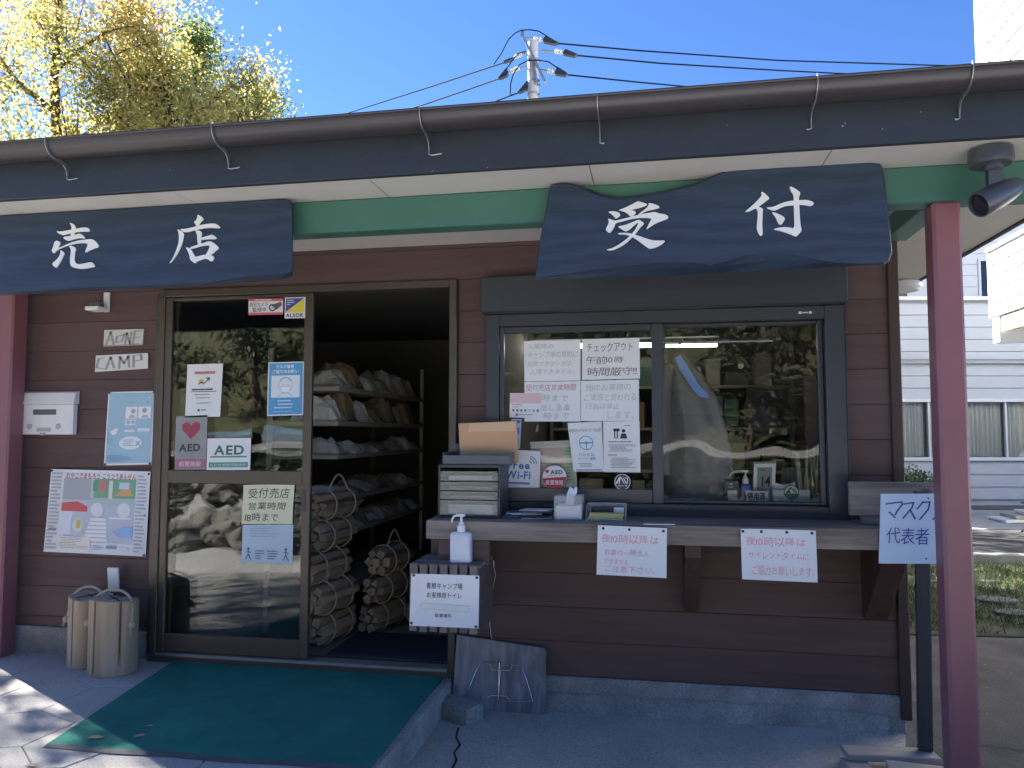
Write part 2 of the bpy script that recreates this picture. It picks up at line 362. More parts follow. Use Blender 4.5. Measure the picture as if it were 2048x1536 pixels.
M['siding_grey'] = plain('grey_white_siding', (0.54, 0.56, 0.575), 0.6, 0.05, 1.5, 0.05)
M['curtain'] = plain('curtain_cloth', (0.72, 0.73, 0.70), 0.9, 0.06, 3.0)
M['roofing'] = plain('roof_sheet', (0.07, 0.065, 0.07), 0.5, 0.1, 2.0)
M['indoor'] = plain('indoor_panel', (0.20, 0.19, 0.18), 0.8, 0.12, 2.0)
M['indoor_floor'] = plain('indoor_floor', (0.26, 0.24, 0.21), 0.6, 0.12, 3.0)
M['shelf'] = plain('shelf_board', (0.36, 0.33, 0.28), 0.6, 0.08, 4.0)
M['jacket'] = plain('grey_padded_cloth', (0.25, 0.235, 0.245), 0.75, 0.08, 9.0, 0.2)
M['lining'] = plain('blue_lining', (0.20, 0.36, 0.80), 0.6, 0.04, 6.0)
M['pole'] = plain('concrete_pole', (0.46, 0.46, 0.45), 0.7, 0.08, 5.0)
M['cable'] = plain('black_cable', (0.012, 0.014, 0.02), 0.9, spec=0.05)
M['boot'] = plain('black_insulator_cover', (0.03, 0.032, 0.038), 0.45)
M['porcelain'] = plain('porcelain', (0.68, 0.65, 0.60), 0.25)
M['rust'] = rocky('rusty_paint', [(0.60, 0.55, 0.46), (0.58, 0.50, 0.40), (0.20, 0.07, 0.04)], 14.0, 60.0, 0.9, 0.4)
M['greensheet'] = plain('bright_green_sheet', (0.16, 0.52, 0.10), 0.4, 0.08, 6.0)
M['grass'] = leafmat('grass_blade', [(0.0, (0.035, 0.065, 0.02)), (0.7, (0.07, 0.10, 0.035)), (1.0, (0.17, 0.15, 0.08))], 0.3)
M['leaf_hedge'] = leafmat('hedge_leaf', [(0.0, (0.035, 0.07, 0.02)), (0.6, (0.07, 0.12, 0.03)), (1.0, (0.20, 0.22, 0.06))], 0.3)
M['leaf_gold'] = leafmat('golden_leaf', [(0.0, (0.15, 0.16, 0.05)), (0.4, (0.33, 0.31, 0.11)), (0.8, (0.46, 0.39, 0.16)), (1.0, (0.44, 0.24, 0.12))], 0.55)
M['leaf_green'] = leafmat('green_leaf', [(0.0, (0.06, 0.10, 0.032)), (0.5, (0.14, 0.18, 0.055)), (0.85, (0.33, 0.31, 0.09)), (1.0, (0.42, 0.29, 0.10))], 0.5)
M['leaf_red'] = leafmat('red_leaf', [(0.0, (0.22, 0.05, 0.025)), (0.6, (0.42, 0.11, 0.05)), (1.0, (0.48, 0.24, 0.08))], 0.45)
M['leaf_dark'] = leafmat('evergreen_leaf', [(0.0, (0.012, 0.022, 0.010)), (0.6, (0.030, 0.045, 0.016)), (1.0, (0.07, 0.08, 0.03))], 0.25)
M['fallen'] = plain('fallen_leaf', (0.46, 0.33, 0.20), 0.8, 0.2, 30.0)
_ink = {}
def ink(c, rough=0.55):
    k = tuple(round(x, 3) for x in c)
    if k not in _ink:
        _ink[k] = plain('ink_%d' % len(_ink), k, rough, 0.03, 8.0)
    return _ink[k]

# ================================================================== LARGE STRUCTURE
# ---- ground
g = MB()
N = 60
g.face([(-150, -150, 0), (150, -150, 0), (150, 150, 0), (-150, 150, 0)])
struct('ground', g, M['earth'])
ap = MB()                                    # concrete apron in front of the counter, with a gentle wavy outline at the right
pts = [(-1.05, -3.2), (1.02, -3.2), (1.06, -2.2), (1.0, -1.3), (1.10, -0.75), (1.04, -0.35), (1.13, -0.05), (1.13, 0.02), (-1.05, 0.02)]
ap.face([(x, y, 0.004) for x, y in pts])
apron = struct('concrete_apron', ap, M['pave'])
crk = MB()                                   # open crack in the apron below the block
c0 = [WZ(x, y, 0.006) for x, y in [(917, 1455), (912, 1475), (920, 1490), (908, 1505), (913, 1520), (903, 1540), (899, 1570), (893, 1600)]]
A = []; B = []
for i, p in enumerate(c0):
    w = 0.004 + 0.004 * random.random(); A.append((p.x - w, p.y, 0.0065)); B.append((p.x + w, p.y, 0.0065))
for i in range(len(A) - 1): crk.face([A[i], B[i], B[i + 1], A[i + 1]])
part('crack', crk, ink((0.04, 0.04, 0.042), 0.9), apron)
ck = MB()                                    # second crack across the ground by the red post
c1 = [WZ(x, y, 0.006) for x, y in [(1842, 1462), (1862, 1470), (1880, 1476), (1905, 1483), (1960, 1488), (1990, 1492), (2020, 1494), (2050, 1503), (2090, 1512)]]
for i in range(len(c1) - 1):
    w = 0.006
    ck.face([(c1[i].x, c1[i].y - w, .0062), (c1[i + 1].x, c1[i + 1].y - w, .0062), (c1[i + 1].x, c1[i + 1].y + w, .0062), (c1[i].x, c1[i].y + w, .0062)])
struct('ground_crack', ck, ink((0.04, 0.04, 0.042), 0.9))
rd = MB(); rd.face([(-60, -11.0, 0.006), (60, -11.0, 0.006), (60, -3.2, 0.006), (-60, -3.2, 0.006)])
struct('road', rd, M['road'])
# far yard at the right: grass strip, low kerb, asphalt drive, sunny gravel yard
def zsheet(name, pts, z, mat):
    m = MB(); m.face([(x, y, z) for x, y in pts]); return struct(name, m, mat)
zsheet('grass_strip', [(1.3, 1.85), (7.5, 2.35), (8.5, 5.4), (1.3, 5.0)], 0.008, M['soil'])
kb = MB(); kb.obox((5.3, 5.32, 0.045), ((1, 0.055, 0), (-0.055, 1, 0), (0, 0, 1)), (4.0, 0.075, 0.06), 0, 0.012)
struct('kerb', kb, M['concrete'])
zsheet('asphalt_drive', [(1.0, 5.4), (9.5, 5.86), (9.5, 8.6), (1.0, 8.1)], 0.010, M['asphalt'])
zsheet('gravel_yard', [(1.0, 8.1), (14, 8.9), (14, 11.6), (1.0, 11.2)], 0.012, M['road'])

# ---- entrance platform with big irregular paving slabs
SLAB_Z = 0.13
pf = MB(); pf.box(-4.7, -1.072, -2.6, 0.10, -0.05, SLAB_Z - 0.012, 0, 0.008)
platform = struct('entrance_platform', pf, [M['joint']])
eg = MB(); eg.box(-1.1, -1.045, -2.6, -0.035, -0.02, SLAB_Z + 0.006, 0, 0.008)
part('edge_kerb', eg, M['concrete'], platform)
def clip(poly, nx, ny, d):                   # keep nx*x+ny*y <= d
    out = []
    for i in range(len(poly)):
        p = poly[i]; q = poly[(i + 1) % len(poly)]
        a = nx * p[0] + ny * p[1] - d; b = nx * q[0] + ny * q[1] - d
        if a <= 0: out.append(p)
        if (a < 0 < b) or (b < 0 < a):
            t = a / (a - b); out.append((p[0] + t * (q[0] - p[0]), p[1] + t * (q[1] - p[1])))
    return out
def parea(p): return abs(sum(p[i][0] * p[(i + 1) % len(p)][1] - p[(i + 1) % len(p)][0] * p[i][1] for i in range(len(p)))) / 2
seeds = []
rr = random.Random(5)
for i in range(-2, 12):
    for j in range(-2, 9):
        seeds.append((-4.9 + i * 0.42 + (0.2 if j % 2 else 0) + rr.uniform(-.1, .1), -2.7 + j * 0.40 + rr.uniform(-.1, .1)))
for s in seeds:
    cell = [(-4.7, -2.6), (-1.104, -2.6), (-1.104, 0.0), (-4.7, 0.0)]
    for t in seeds:
        if t is s: continue
        dx, dy = t[0] - s[0], t[1] - s[1]; L = math.hypot(dx, dy)
        if L > 1.6: continue
        nx, ny = dx / L, dy / L
        cell = clip(cell, nx, ny, nx * (s[0] + t[0]) / 2 + ny * (s[1] + t[1]) / 2 - 0.0022)
        if len(cell) < 3: break
    if len(cell) < 3 or parea(cell) < 0.004: continue
    tb = MB(); dz = rr.uniform(-0.0015, 0.0015)
    cx = sum(p[0] for p in cell) / len(cell); cy = sum(p[1] for p in cell) / len(cell)
    ins = [(cx + (p[0] - cx) * 0.985, cy + (p[1] - cy) * 0.985) for p in cell]
    k = len(cell)
    tb.loft([(x, y, SLAB_Z - 0.014) for x, y in cell], [(x, y, SLAB_Z - 0.003 + dz) for x, y in cell], capb=False)
    tb.loft([(x, y, SLAB_Z - 0.003 + dz) for x, y in cell], [(x, y, SLAB_Z + dz) for x, y in ins], capa=False)
    part('paving_slab', tb, M['tile'], platform)

# ---- the shop building
BX0, BX1 = -3.86, 1.155
shop = thing('shop_building', 'low dark brown timber shop with green beam, red posts and brown gutter', 'building', (-1.27, 0, 0))
DO = (-2.815, -1.035, 0.10, 2.235); WO = (-0.875, 0.915, 0.985, 2.225)
fw = MB()
def wallcut(x0, x1, z0, z1):                # solid rectangles of the wall around the two openings
    xs = sorted(set([x0, x1] + [v for v in (DO[0], DO[1], WO[0], WO[1]) if x0 < v < x1]))
    out = []
    for a, b in zip(xs, xs[1:]):
        zz = sorted(set([z0, z1] + [v for o in (DO, WO) if o[0] <= a and b <= o[1] for v in o[2:] if z0 < v < z1]))
        for c, d in zip(zz, zz[1:]):
            if any(o[0] <= a and b <= o[1] and o[2] <= c and d <= o[3] for o in (DO, WO)): continue
            out.append((a, b, c, d))
    return out
for a, b, c, d in wallcut(BX0, BX1, 0.1, 2.45): fw.box(a, b, 0.022, 0.12, c, d)
front = part('front_wall', fw, M['indoor'], shop)
zrow = 0.172
k = 0
while 0.172 + k * zrow < 2.43:
    z0 = 0.172 + k * zrow; z1 = min(z0 + zrow - 0.0014, 2.43); k += 1
    rects = wallcut(BX0, BX1, z0, z1)
    # join neighbouring rectangles of the same height into one long board
    rects.sort(key=lambda r: (round(r[2], 3), round(r[3], 3), r[0]))
    merged = []
    for r in rects:
        if merged and abs(merged[-1][1] - r[0]) < 1e-6 and abs(merged[-1][2] - r[2]) < 1e-6 and abs(merged[-1][3] - r[3]) < 1e-6: merged[-1] = (merged[-1][0], r[1], r[2], r[3])
        else: merged.append(r)
    for (a, b, c, d) in merged:
        if b < DO[0] + 0.01 and d < 0.3: continue
        if b < DO[0] + 0.01 and c < 0.285: c = 0.285
        if d - c < 0.012: continue
        w = MB(); j = random.uniform(-0.0012, 0.0012)
        w.box(a, b, j, 0.0205, c, d, 0, 0.0016)
        part('wall_board', w, M['wall_low'] if z0 < 0.5 and a > -1 else M['wall'], front)
m = MB(); m.box(-1.032, 1.15, -0.012, 0.1, -0.05, 0.168, 0, 0.01)
fnd = part('foundation', m, M['concrete'], shop)
m = MB()                                     # rough mortar fillet along its foot
zz = [(-1.03 + i * 0.11, 0.085 + random.uniform(-.012, .012), -0.028 + random.uniform(-.008, .006)) for i in range(20)]
for (x, h, y), (x2, h2, y2) in zip(zz, zz[1:]):
    m.idx([(x, y - .012, 0.0), (x2, y2 - .012, 0.0), (x2, y2, h2), (x, y, h), (x, -0.0125, h + .008), (x2, -0.0125, h2 + .008)], [(0, 1, 2, 3), (3, 2, 5, 4)])
part('mortar_fillet', m, M['concrete'], fnd)
m = MB(); m.box(-3.86, -2.83, -0.010, 0.1, 0.10, 0.281, 0, 0.008); part('foundation', m, M['concrete'], shop)
m = MB(); m.box(1.122, 1.172, -0.022, 0.09, 0.06, 2.43, 0, 0.004); part('corner_trim', m, M['trim'], shop)
m = MB(); m.box(1.13, 1.17, 0.095, 4.2, 0.0, 2.46); part('side_wall', m, M['wall'], shop)
m = MB(); m.box(-3.88, -3.84, 0.125, 4.2, 0.0, 2.46); part('side_wall', m, M['wall'], shop)
m = MB(); m.box(-3.84, 1.13, 4.16, 4.2, 0.0, 2.46); part('back_wall', m, M['indoor'], shop)
m = MB(); m.box(-0.98, -0.93, 0.125, 4.155, 0.1, 2.42); part('partition_wall', m, M['indoor'], shop)
m = MB(); m.box(-3.835, -0.985, 0.125, 4.155, 0.0, 0.165); part('shop_floor', m, M['indoor_floor'], shop)
m = MB(); m.box(-0.925, 1.125, 0.125, 4.155, 0.0, 0.165); part('office_floor', m, M['indoor_floor'], shop)
m = MB(); m.box(-3.838, 1.128, 0.0215, 4.155, 2.432, 2.448); part('inner_ceiling', m, M['indoor'], shop)
# porch: ceiling, beams, posts, soffit, fascia, gutter, roof
m = MB(); m.box(-4.35, 1.10, -0.575, 0.02, 2.4305, 2.445); part('porch_ceiling', m, M['soffit'], shop)
m = MB(); m.box(-4.35, 1.849, -0.688, -0.578, 2.338, 2.489, 0, 0.006); part('front_beam', m, M['green'], shop)
m = MB(); m.box(1.1, 1.212, -0.577, -0.024, 2.338, 2.487, 0, 0.006); part('side_beam', m, M['green'], shop)
m = MB(); m.box(-0.298, -0.262, -0.694, -0.689, 2.40, 2.489, 0, 0.001); part('beam_plate', m, M['green'], shop)
m = MB(); m.box(1.106, 1.213, -0.70, -0.594, 0.0, 2.3375, 0, 0.012); part('post', m, M['red'], shop)
m = MB(); m.box(-3.93, -3.82, -0.70, -0.594, 0.0, 2.3375, 0, 0.012); part('post', m, M['red'], shop)
m = MB(); m.box(-3.79, -3.672, -0.15, -0.035, 0.12, 2.42, 0, 0.010); part('post', m, M['red'], shop)
seams = [-4.36, -3.05, -2.12, -1.19, -0.25, 0.68, 1.848]
for a, b in zip(seams, seams[1:]):
    m = MB(); m.box(a + 0.002, b - 0.002, -0.954, -0.55, 2.4905, 2.500, 0, 0.0015); part('soffit_panel', m, M['soffit'], shop)
ys = [-0.548, 0.6, 1.5, 2.4, 3.3, 4.2]
for a, b in zip(ys, ys[1:]):
    m = MB(); m.box(1.2135, 1.848, a + 0.002, b - 0.002, 2.4905, 2.500, 0, 0.0015); part('soffit_panel', m, M['soffit'], shop)
m = MB(); m.box(-4.40, 1.88, -0.99, -0.955, 2.483, 2.69, 0, 0.004); fas = part('fascia', m, M['fascia'], shop)
for px, py, w_, h_ in [(865, 342, .018, .004), (1685, 252, .012, .010), (1690, 247, .004, .014), (1765, 258, .005, .010), (1842, 224, .006, .008), (975, 335, .010, .003), (1455, 250, .006, .004), (340, 340, .004, .004)]:
    p = WY(px, py, -.9915); fk = MB(); fk.obox((p.x, -.9925, p.z), ((1, 0, .3), (0, 1, 0), (-.3, 0, 1)), (w_ / 3.4, .0012, h_ / 3.4), 0, .0005); part('cobweb_fleck', fk, M['zinc'], fas)  # tiny pale cobweb bits caught on the fascia
m = MB(); m.box(1.85, 1.88, -0.954, 4.3, 2.483, 2.69, 0, 0.004); part('fascia', m, M['fascia'], shop)
m = MB(); m.box(-4.40, -4.37, -0.954, 4.3, 2.483, 2.69, 0, 0.004); part('fascia', m, M['fascia'], shop)
GY, GZ, GR = -1.06, 2.695, 0.066
m = MB(); n = 14
outer = [(GY + GR * math.cos(rad(180 + 180 * i / n)), GZ + GR * math.sin(rad(180 + 180 * i / n))) for i in range(n + 1)]
inner = [(GY + (GR - .004) * math.cos(rad(360 - 180 * i / n)), GZ + (GR - .004) * math.sin(rad(360 - 180 * i / n))) for i in range(n + 1)]
m.prismx(outer + inner, -4.44, 1.93)
m.tube([(-4.44, GY - GR, GZ), (1.93, GY - GR, GZ)], 0.007, 8)
gutter = part('gutter', m, M['gutter'], shop, smooth=True)
for px, py in [(92, 300), (425, 262), (840, 235), (1195, 205), (1635, 170), (1945, 140)]:
    x = WY(px, py, GY - GR).x
    m = MB()
    prof = [(GY + (GR + .004) * math.cos(rad(a)), GZ + (GR + .004) * math.sin(rad(a))) for a in range(176, 262, 8)]
    prof = [(GY - GR, GZ + 0.012)] + prof + [(-1.025, 2.622), (-1.0, 2.60), (-0.996, 2.575)]
    for (y, z), (y2, z2) in zip(prof, prof[1:]): m.bar((x, y, z), (x, y2, z2), 0.016, 0.003, up=(1, 0, 0))
    sgn = -1 if px > 1300 else 1
    m.tube([(x, -0.998, 2.577), (x, -1.0, 2.556), (x + sgn * .012, -1.0, 2.552), (x + sgn * (.055 if px < 900 else .016), -1.0, 2.556)], 0.003, 6)
    part('gutter_bracket', m, M['zinc'], gutter)
m = MB()
sl = math.tan(rad(12))
RP = [(-1.02, 2.715), (1.6, 2.715 + 2.62 * sl), (4.6, 2.715 + 2.62 * sl - 3.0 * sl), (4.6, 2.66 + 2.62 * sl - 3.0 * sl), (1.6, 2.66 + 2.62 * sl), (-1.02, 2.695)]
m.prismx(RP, -4.45, 1.93)
roof = part('roof', m, M['roofing'], shop)
for i in range(15):
    x = -4.3 + i * 0.43; m = MB()
    m.prismx([(-1.03, 2.712), (-1.03, 2.735), (1.6, 2.735 + 2.62 * sl), (4.55, 2.735 + 2.62 * sl - 2.95 * sl), (4.55, 2.70 + 2.62 * sl - 2.95 * sl), (1.6, 2.70 + 2.62 * sl)], x, x + 0.03)
    part('roof_rib', m, M['roofing'], roof)
# door
m = MB(); m.box(-2.813, -2.772, -0.035, 0.07, 0.16, 2.233, 0, 0.004); m.box(-1.078, -1.037, -0.035, 0.07, 0.16, 2.233, 0, 0.004)
m.box(-2.7715, -1.0785, -0.034, 0.07, 2.190, 2.232, 0, 0.004)
m.box(-2.836, -2.816, -0.022, 0.0, 0.16, 2.2, 0, 0.003)
dfr = part('door_frame', m, M['alu_door'], shop)
m = MB(); m.box(-2.81, -1.04, -0.05, 0.13, 0.135, 0.166, 0, 0.003); part('sill', m, M['alu_door'], dfr)
m = MB()
for y in (-0.038, -0.016, 0.012, 0.040): m.box(-2.77, -1.08, y, y + 0.005, 0.166, 0.180)
part('rail_track', m, M['alu_edge'], dfr)
def leaf(x0, x1, y0, y1):
    m = MB(); s = 0.042; b = 0.004
    m.box(x0, x0 + s, y0, y1, 0.184, 2.187, 0, b); m.box(x1 - s - 0.006, x1, y0, y1, 0.184, 2.187, 0, b)
    m.box(x0 + s, x1 - s - .006, y0 + .001, y1 - .001, 2.168, 2.187, 0, b); m.box(x0 + s, x1 - s - .006, y0 + .001, y1 - .001, 1.122, 1.198, 0, b)
    m.box(x0 + s, x1 - s - .006, y0 + .001, y1 - .001, 0.184, 0.285, 0, b)
    d = part('sliding_door', m, M['alu_door'], shop)
    for z0, z1 in ((0.285, 1.122), (1.198, 2.168)):
        p = MB(); p.box(x0 + s - .004, x1 - s - .002, (y0 + y1) / 2 - .002, (y0 + y1) / 2 + .002, z0 - .004, z1 + .004); part('glass_pane', p, M['glass_door'], d)
    h = MB(); h.box(x1 - 0.048, x1 - 0.024, y0 - 0.003, y0 + .004, 0.98, 1.10, 0, 0.002); part('pull_handle', h, M['plastic_dark'], d)
leaf(-2.77, -1.862, -0.028, 0.002)
leaf(-2.755, -1.885, 0.010, 0.038)
# service window with shutter box
m = MB(); m.box(-0.888, 0.918, -0.115, -0.003, 2.032, 2.222, 0, 0.006)
m.box(-0.880, 0.910, -0.118, -0.1155, 2.052, 2.056); part('shutter_box', m, M['alu'], shop)
m = MB(); b = .003
m.box(-0.873, -0.803, -0.052, 0.06, 0.987, 2.031, 0, b); m.box(0.822, 0.913, -0.052, 0.06, 0.987, 2.031, 0, b)
m.box(-0.8025, 0.8215, -0.050, 0.06, 1.966, 2.0305, 0, b); m.box(-0.8025, 0.8215, -0.050, 0.06, 0.988, 1.052, 0, b)
m.box(0.9135, 0.918, -0.056, -0.05, 0.987, 2.031)
win = part('service_window', m, M['alu'], shop)
m = MB(); m.box(-0.801, -0.777, -0.040, -0.012, 1.053, 1.965, 0, b); m.box(-0.014, 0.040, -0.040, -0.012, 1.053, 1.965, 0, b)
m.box(-0.7765, -0.0145, -0.039, -0.013, 1.930, 1.964, 0, b); m.box(-0.7765, -0.0145, -0.039, -0.013, 1.054, 1.124, 0, b)
part('sash', m, M['alu'], win)
m = MB(); m.box(-0.779, -0.012, -0.028, -0.024, 1.121, 1.933); part('glass_pane', m, M['glass'], win)
m = MB(); m.box(-0.010, 0.026, 0.000, 0.028, 1.053, 1.965, 0, b); m.box(0.795, 0.8205, 0.000, 0.028, 1.053, 1.965, 0, b)
m.box(0.0265, 0.7945, 0.001, 0.027, 1.946, 1.964, 0, b); m.box(0.0265, 0.7945, 0.001, 0.027, 1.054, 1.070, 0, b)
part('sash', m, M['alu'], win)
m = MB(); m.box(0.024, 0.797, 0.012, 0.016, 1.068, 1.948); part('glass_pane', m, M['glass'], win)
m = MB(); m.box(0.700, 0.762, -0.0525, -0.0505, 1.990, 2.004); m.box(0.700, 0.714, -0.0535, -0.0525, 1.991, 2.003, 1); m.box(0.748, 0.762, -0.0535, -0.0525, 1.991, 2.003, 1)
m.box(0.718, 0.744, -0.0535, -0.0525, 1.994, 2.000, 1)
part('maker_plate', m, [M['plastic_dark'], M['white_paint']], win)
# counter
CZ = 0.99
m = MB()
top = [(-1.085, -0.405), (-1.10, -0.10), (-1.02, -0.04), (-1.02, -0.0025), (1.118, -0.0025), (1.118, -0.40), (0.5, -0.412), (-0.2, -0.398), (-0.7, -0.41)]
m.loft([(x, y, CZ - 0.088) for x, y in top], [(x, y, CZ - 0.004) for x, y in top], capb=False)
cx, cy = 0.0, -0.2
m.loft([(x, y, CZ - 0.004) for x, y in top], [(x * 0.997, cy + (y - cy) * 0.975, CZ) for x, y in top], capa=False)
part('counter', m, M['counter'], shop)
for px in (1385, 1780):
    x = WY(px, 1120, -0.3).x; m = MB()
    w = 0.035 if px < 1500 else 0.05
    m.loft([(x - w, y, z) for y, z in [(-0.003, 0.899), (-0.36, 0.899), (-0.36, 0.84), (-0.05, 0.53), (-0.003, 0.53)]],
           [(x + w, y, z) for y, z in [(-0.003, 0.899), (-0.36, 0.899), (-0.36, 0.84), (-0.05, 0.53), (-0.003, 0.53)]])
    part('counter_bracket', m, M['bracket'], shop)
m = MB(); m.box(-1.03, -0.78, -0.385, -0.35, 0.775, 0.9, 0, 0.004); part('counter_apron', m, M['weather_dark'], shop)
# round lamp under the side eave
m = MB(); cpt = WZ(1806, 577, 2.44); m.lathe([(0.05, 0.05), (0.11, 0.045), (0.125, 0.02), (0.125, 0.0), (0.10, -0.02)], (cpt.x, cpt.y, 2.44), 24)
part('eave_lamp', m, M['plastic_white'], shop, smooth=True)

# ================================================================== WRITING AND FLAT PRINT
_gl = {}
_fc = bpy.data.curves.new('glyph', 'FONT'); _fo = bpy.data.objects.new('glyph', _fc); COL.objects.link(_fo); _fc.resolution_u = 3
def glyph(ch, bold=0.0):
    k = (ch, bold)
    if k not in _gl:
        _fc.body = ch; _fc.offset = bold
        bpy.context.view_layer.update()
        me = bpy.data.meshes.new_from_object(_fo.evaluated_get(bpy.context.evaluated_depsgraph_get()))
        _gl[k] = ([(v.co.x, v.co.y) for v in me.vertices], [tuple(p.vertices) for p in me.polygons]); bpy.data.meshes.remove(me)
    return _gl[k]
def layout(text, bold=0.0, jit=0.0, seed=1, sp=0.0):
    r = random.Random(seed + len(text)); vs = []; fs = []; x = 0.0
    for ch in text:
        if ch in ' \u3000': x += 0.4; continue
        gv, gf = glyph(ch, bold)
        if not gv: x += 0.5; continue
        cjk = ord(ch) > 0x2E80
        x0 = min(v[0] for v in gv); x1 = max(v[0] for v in gv); ox = 0 if cjk else -x0
        a = r.uniform(-jit, jit) * 0.9; s = 1 + r.uniform(-jit, jit) * 1.6; dy = r.uniform(-jit, jit) * 0.7; sh = r.uniform(-jit, jit) * 1.5 + jit
        k = len(vs); cx = 0.5 if cjk else (x1 - x0) / 2
        for (px, py) in gv:
            qx, qy = (px + ox - cx) * s, (py - 0.38) * s; qx += sh * qy
            vs.append((x + cx + qx * math.cos(a) - qy * math.sin(a), 0.38 + dy + qx * math.sin(a) + qy * math.cos(a)))
        fs += [tuple(i + k for i in f) for f in gf]
        x += (1.0 if cjk else (x1 - x0) + 0.09) + sp
    return vs, fs

def print_mesh(items, P, mats):
    """items drawn on a sheet; P(u, v, lift) gives the 3-D point. mats maps colour -> slot"""
    m = MB()
    def slot(c):
        c = tuple(c)
        if c not in mats: mats[c] = len(mats)
        return mats[c]
    for i, it in enumerate(items):
        e = (0.0008 if len(items) > 20 else 0.0012) + 0.00016 * i; k = it[0]
        if k == 'r': _, a, b, c, d, col = it; m.face([P(a, b, e), P(c, b, e), P(c, d, e), P(a, d, e)], slot(col))
        elif k == 'p': m.face([P(u, v, e) for u, v in it[1]], slot(it[2]))
        elif k == 'c':
            _, u, v, ru, rv, col = it; m.face([P(u + ru * math.cos(t * math.pi / 12), v + rv * math.sin(t * math.pi / 12), e) for t in range(24)], slot(col))
        elif k == 'arc':                     # u, v, ru, rv, a0, a1, width(fraction of r), col
            _, u, v, ru, rv, a0, a1, w, col = it; n = 20
            for t in range(n):
                q = [rad(a0 + (a1 - a0) * s / n) for s in (t, t + 1)]
                m.face([P(u + ru * math.cos(q[0]), v - rv * math.sin(q[0]), e), P(u + ru * math.cos(q[1]), v - rv * math.sin(q[1]), e),
                        P(u + ru * (1 - w) * math.cos(q[1]), v - rv * (1 - w) * math.sin(q[1]), e), P(u + ru * (1 - w) * math.cos(q[0]), v - rv * (1 - w) * math.sin(q[0]), e)], slot(col))
        elif k == 'l':
            _, pts, w, col = it
            for (a, b), (c, d) in zip(pts, pts[1:]):
                L = math.hypot(c - a, d - b) or 1; nx, ny = -(d - b) / L * w / 2, (c - a) / L * w / 2; ex, ey = (c - a) / L * w * .3, (d - b) / L * w * .3
                m.face([P(a + nx - ex, b + ny - ey, e), P(a - nx - ex, b - ny - ey, e), P(c - nx + ex, d - ny + ey, e), P(c + nx + ex, d + ny + ey, e)], slot(col))
        elif k == 'lines':
            _, a, b, c, d, n, col, sd = it; r = random.Random(sd); h = (d - b) / n
            for q in range(n):
                x = a + (0 if r.random() < .7 else (c - a) * .06); end = c - (c - a) * (r.random() ** 2) * .45
                while x < end:
                    w = (c - a) * r.uniform(.03, .16); w = min(w, end - x)
                    m.face([P(x, b + q * h + h * .22, e), P(x + w, b + q * h + h * .22, e), P(x + w, b + q * h + h * .66, e), P(x, b + q * h + h * .66, e)], slot(col)); x += w + (c - a) * .012
        elif k == 't':
            _, s, a, b, c, d, col = it[:7]; bold = it[7] if len(it) > 7 else 0.0; jit = it[8] if len(it) > 8 else 0.0
            vs, fs = layout(s, bold, jit, seed=i)
            if not vs: continue
            x0 = min(v[0] for v in vs); x1 = max(v[0] for v in vs); y0 = min(v[1] for v in vs); y1 = max(v[1] for v in vs)
            m.idx([P(a + (c - a) * (v[0] - x0) / (x1 - x0), d - (d - b) * (v[1] - y0) / max(1e-6, y1 - y0), e) for v in vs], fs, slot(col))
    return m
def sheet(name, label, cat, quad, Y, mat, items, curl=0.0, thick=0.0012, group=None, pins=None, seed=3):
    q = [WY(x, y, Y) for x, y in quad]
    r = random.Random(seed); cs = [r.uniform(-1, 1) for _ in range(4)]
    def P(u, v, e=0.0):
        p = q[0] * (1 - u) * (1 - v) + q[1] * u * (1 - v) + q[2] * u * v + q[3] * (1 - u) * v
        bend = curl * (cs[0] * math.sin(u * 3.1) * math.cos(v * 2.3) + cs[1] * math.sin(v * 5 + u * 2)) - abs(curl) * 1.2 * (abs(u - .5) * 2) ** 4 * (v if cs[2] > 0 else 1 - v)
        return Vector((p.x, Y + bend - abs(curl) - e, p.z))
    base = (q[2] + q[3]) / 2; t = thing(name, label, cat, (base.x, Y, base.z), group)
    n = 16 if curl else 1; m = MB()
    for i in range(n):
        for j in range(n):
            m.face([P(i / n, j / n), P((i + 1) / n, j / n), P((i + 1) / n, (j + 1) / n), P(i / n, (j + 1) / n)])
    ring = [(i / n, 0) for i in range(n)] + [(1, j / n) for j in range(n)] + [(1 - i / n, 1) for i in range(n)] + [(0, 1 - j / n) for j in range(n)]
    m.loft([P(u, v) for u, v in ring], [P(u, v, -thick) for u, v in ring], capa=False, capb=not curl)
    part('sheet', m, mat, t, smooth=bool(curl))
    if items and all(it[0] == 't' for it in items):
        for k_, it in enumerate(items):
            mats = {}; pm = print_mesh([('p', [], WH)] * 0 + [it], P, mats); part('text_line', pm, [ink(c) for c in mats], t)
    elif items:
        mats = {}; pm = print_mesh(items, P, mats)
        part('print', pm, [ink(c) for c in mats], t)
    for u, v in (pins or []):
        pp = P(u, v, 0.001); d = MB(); d.lathe([(0.0065, 0.0), (0.0065, 0.003), (0.003, 0.005)], pp, 10, axis=(0, -1, 0)); part('pin', d, M['plastic_dark'], t)
    return t
K = (0.03, 0.03, 0.035); GY_ = (0.32, 0.33, 0.36); BL = (0.06, 0.22, 0.55); RED = (0.55, 0.04, 0.05); WH = (0.85, 0.85, 0.86); PK = (0.80, 0.34, 0.42)
ZF = 0.078125
def zp(ox, oy, pts): return [(ox + x * ZF, oy + y * ZF) for x, y in pts]

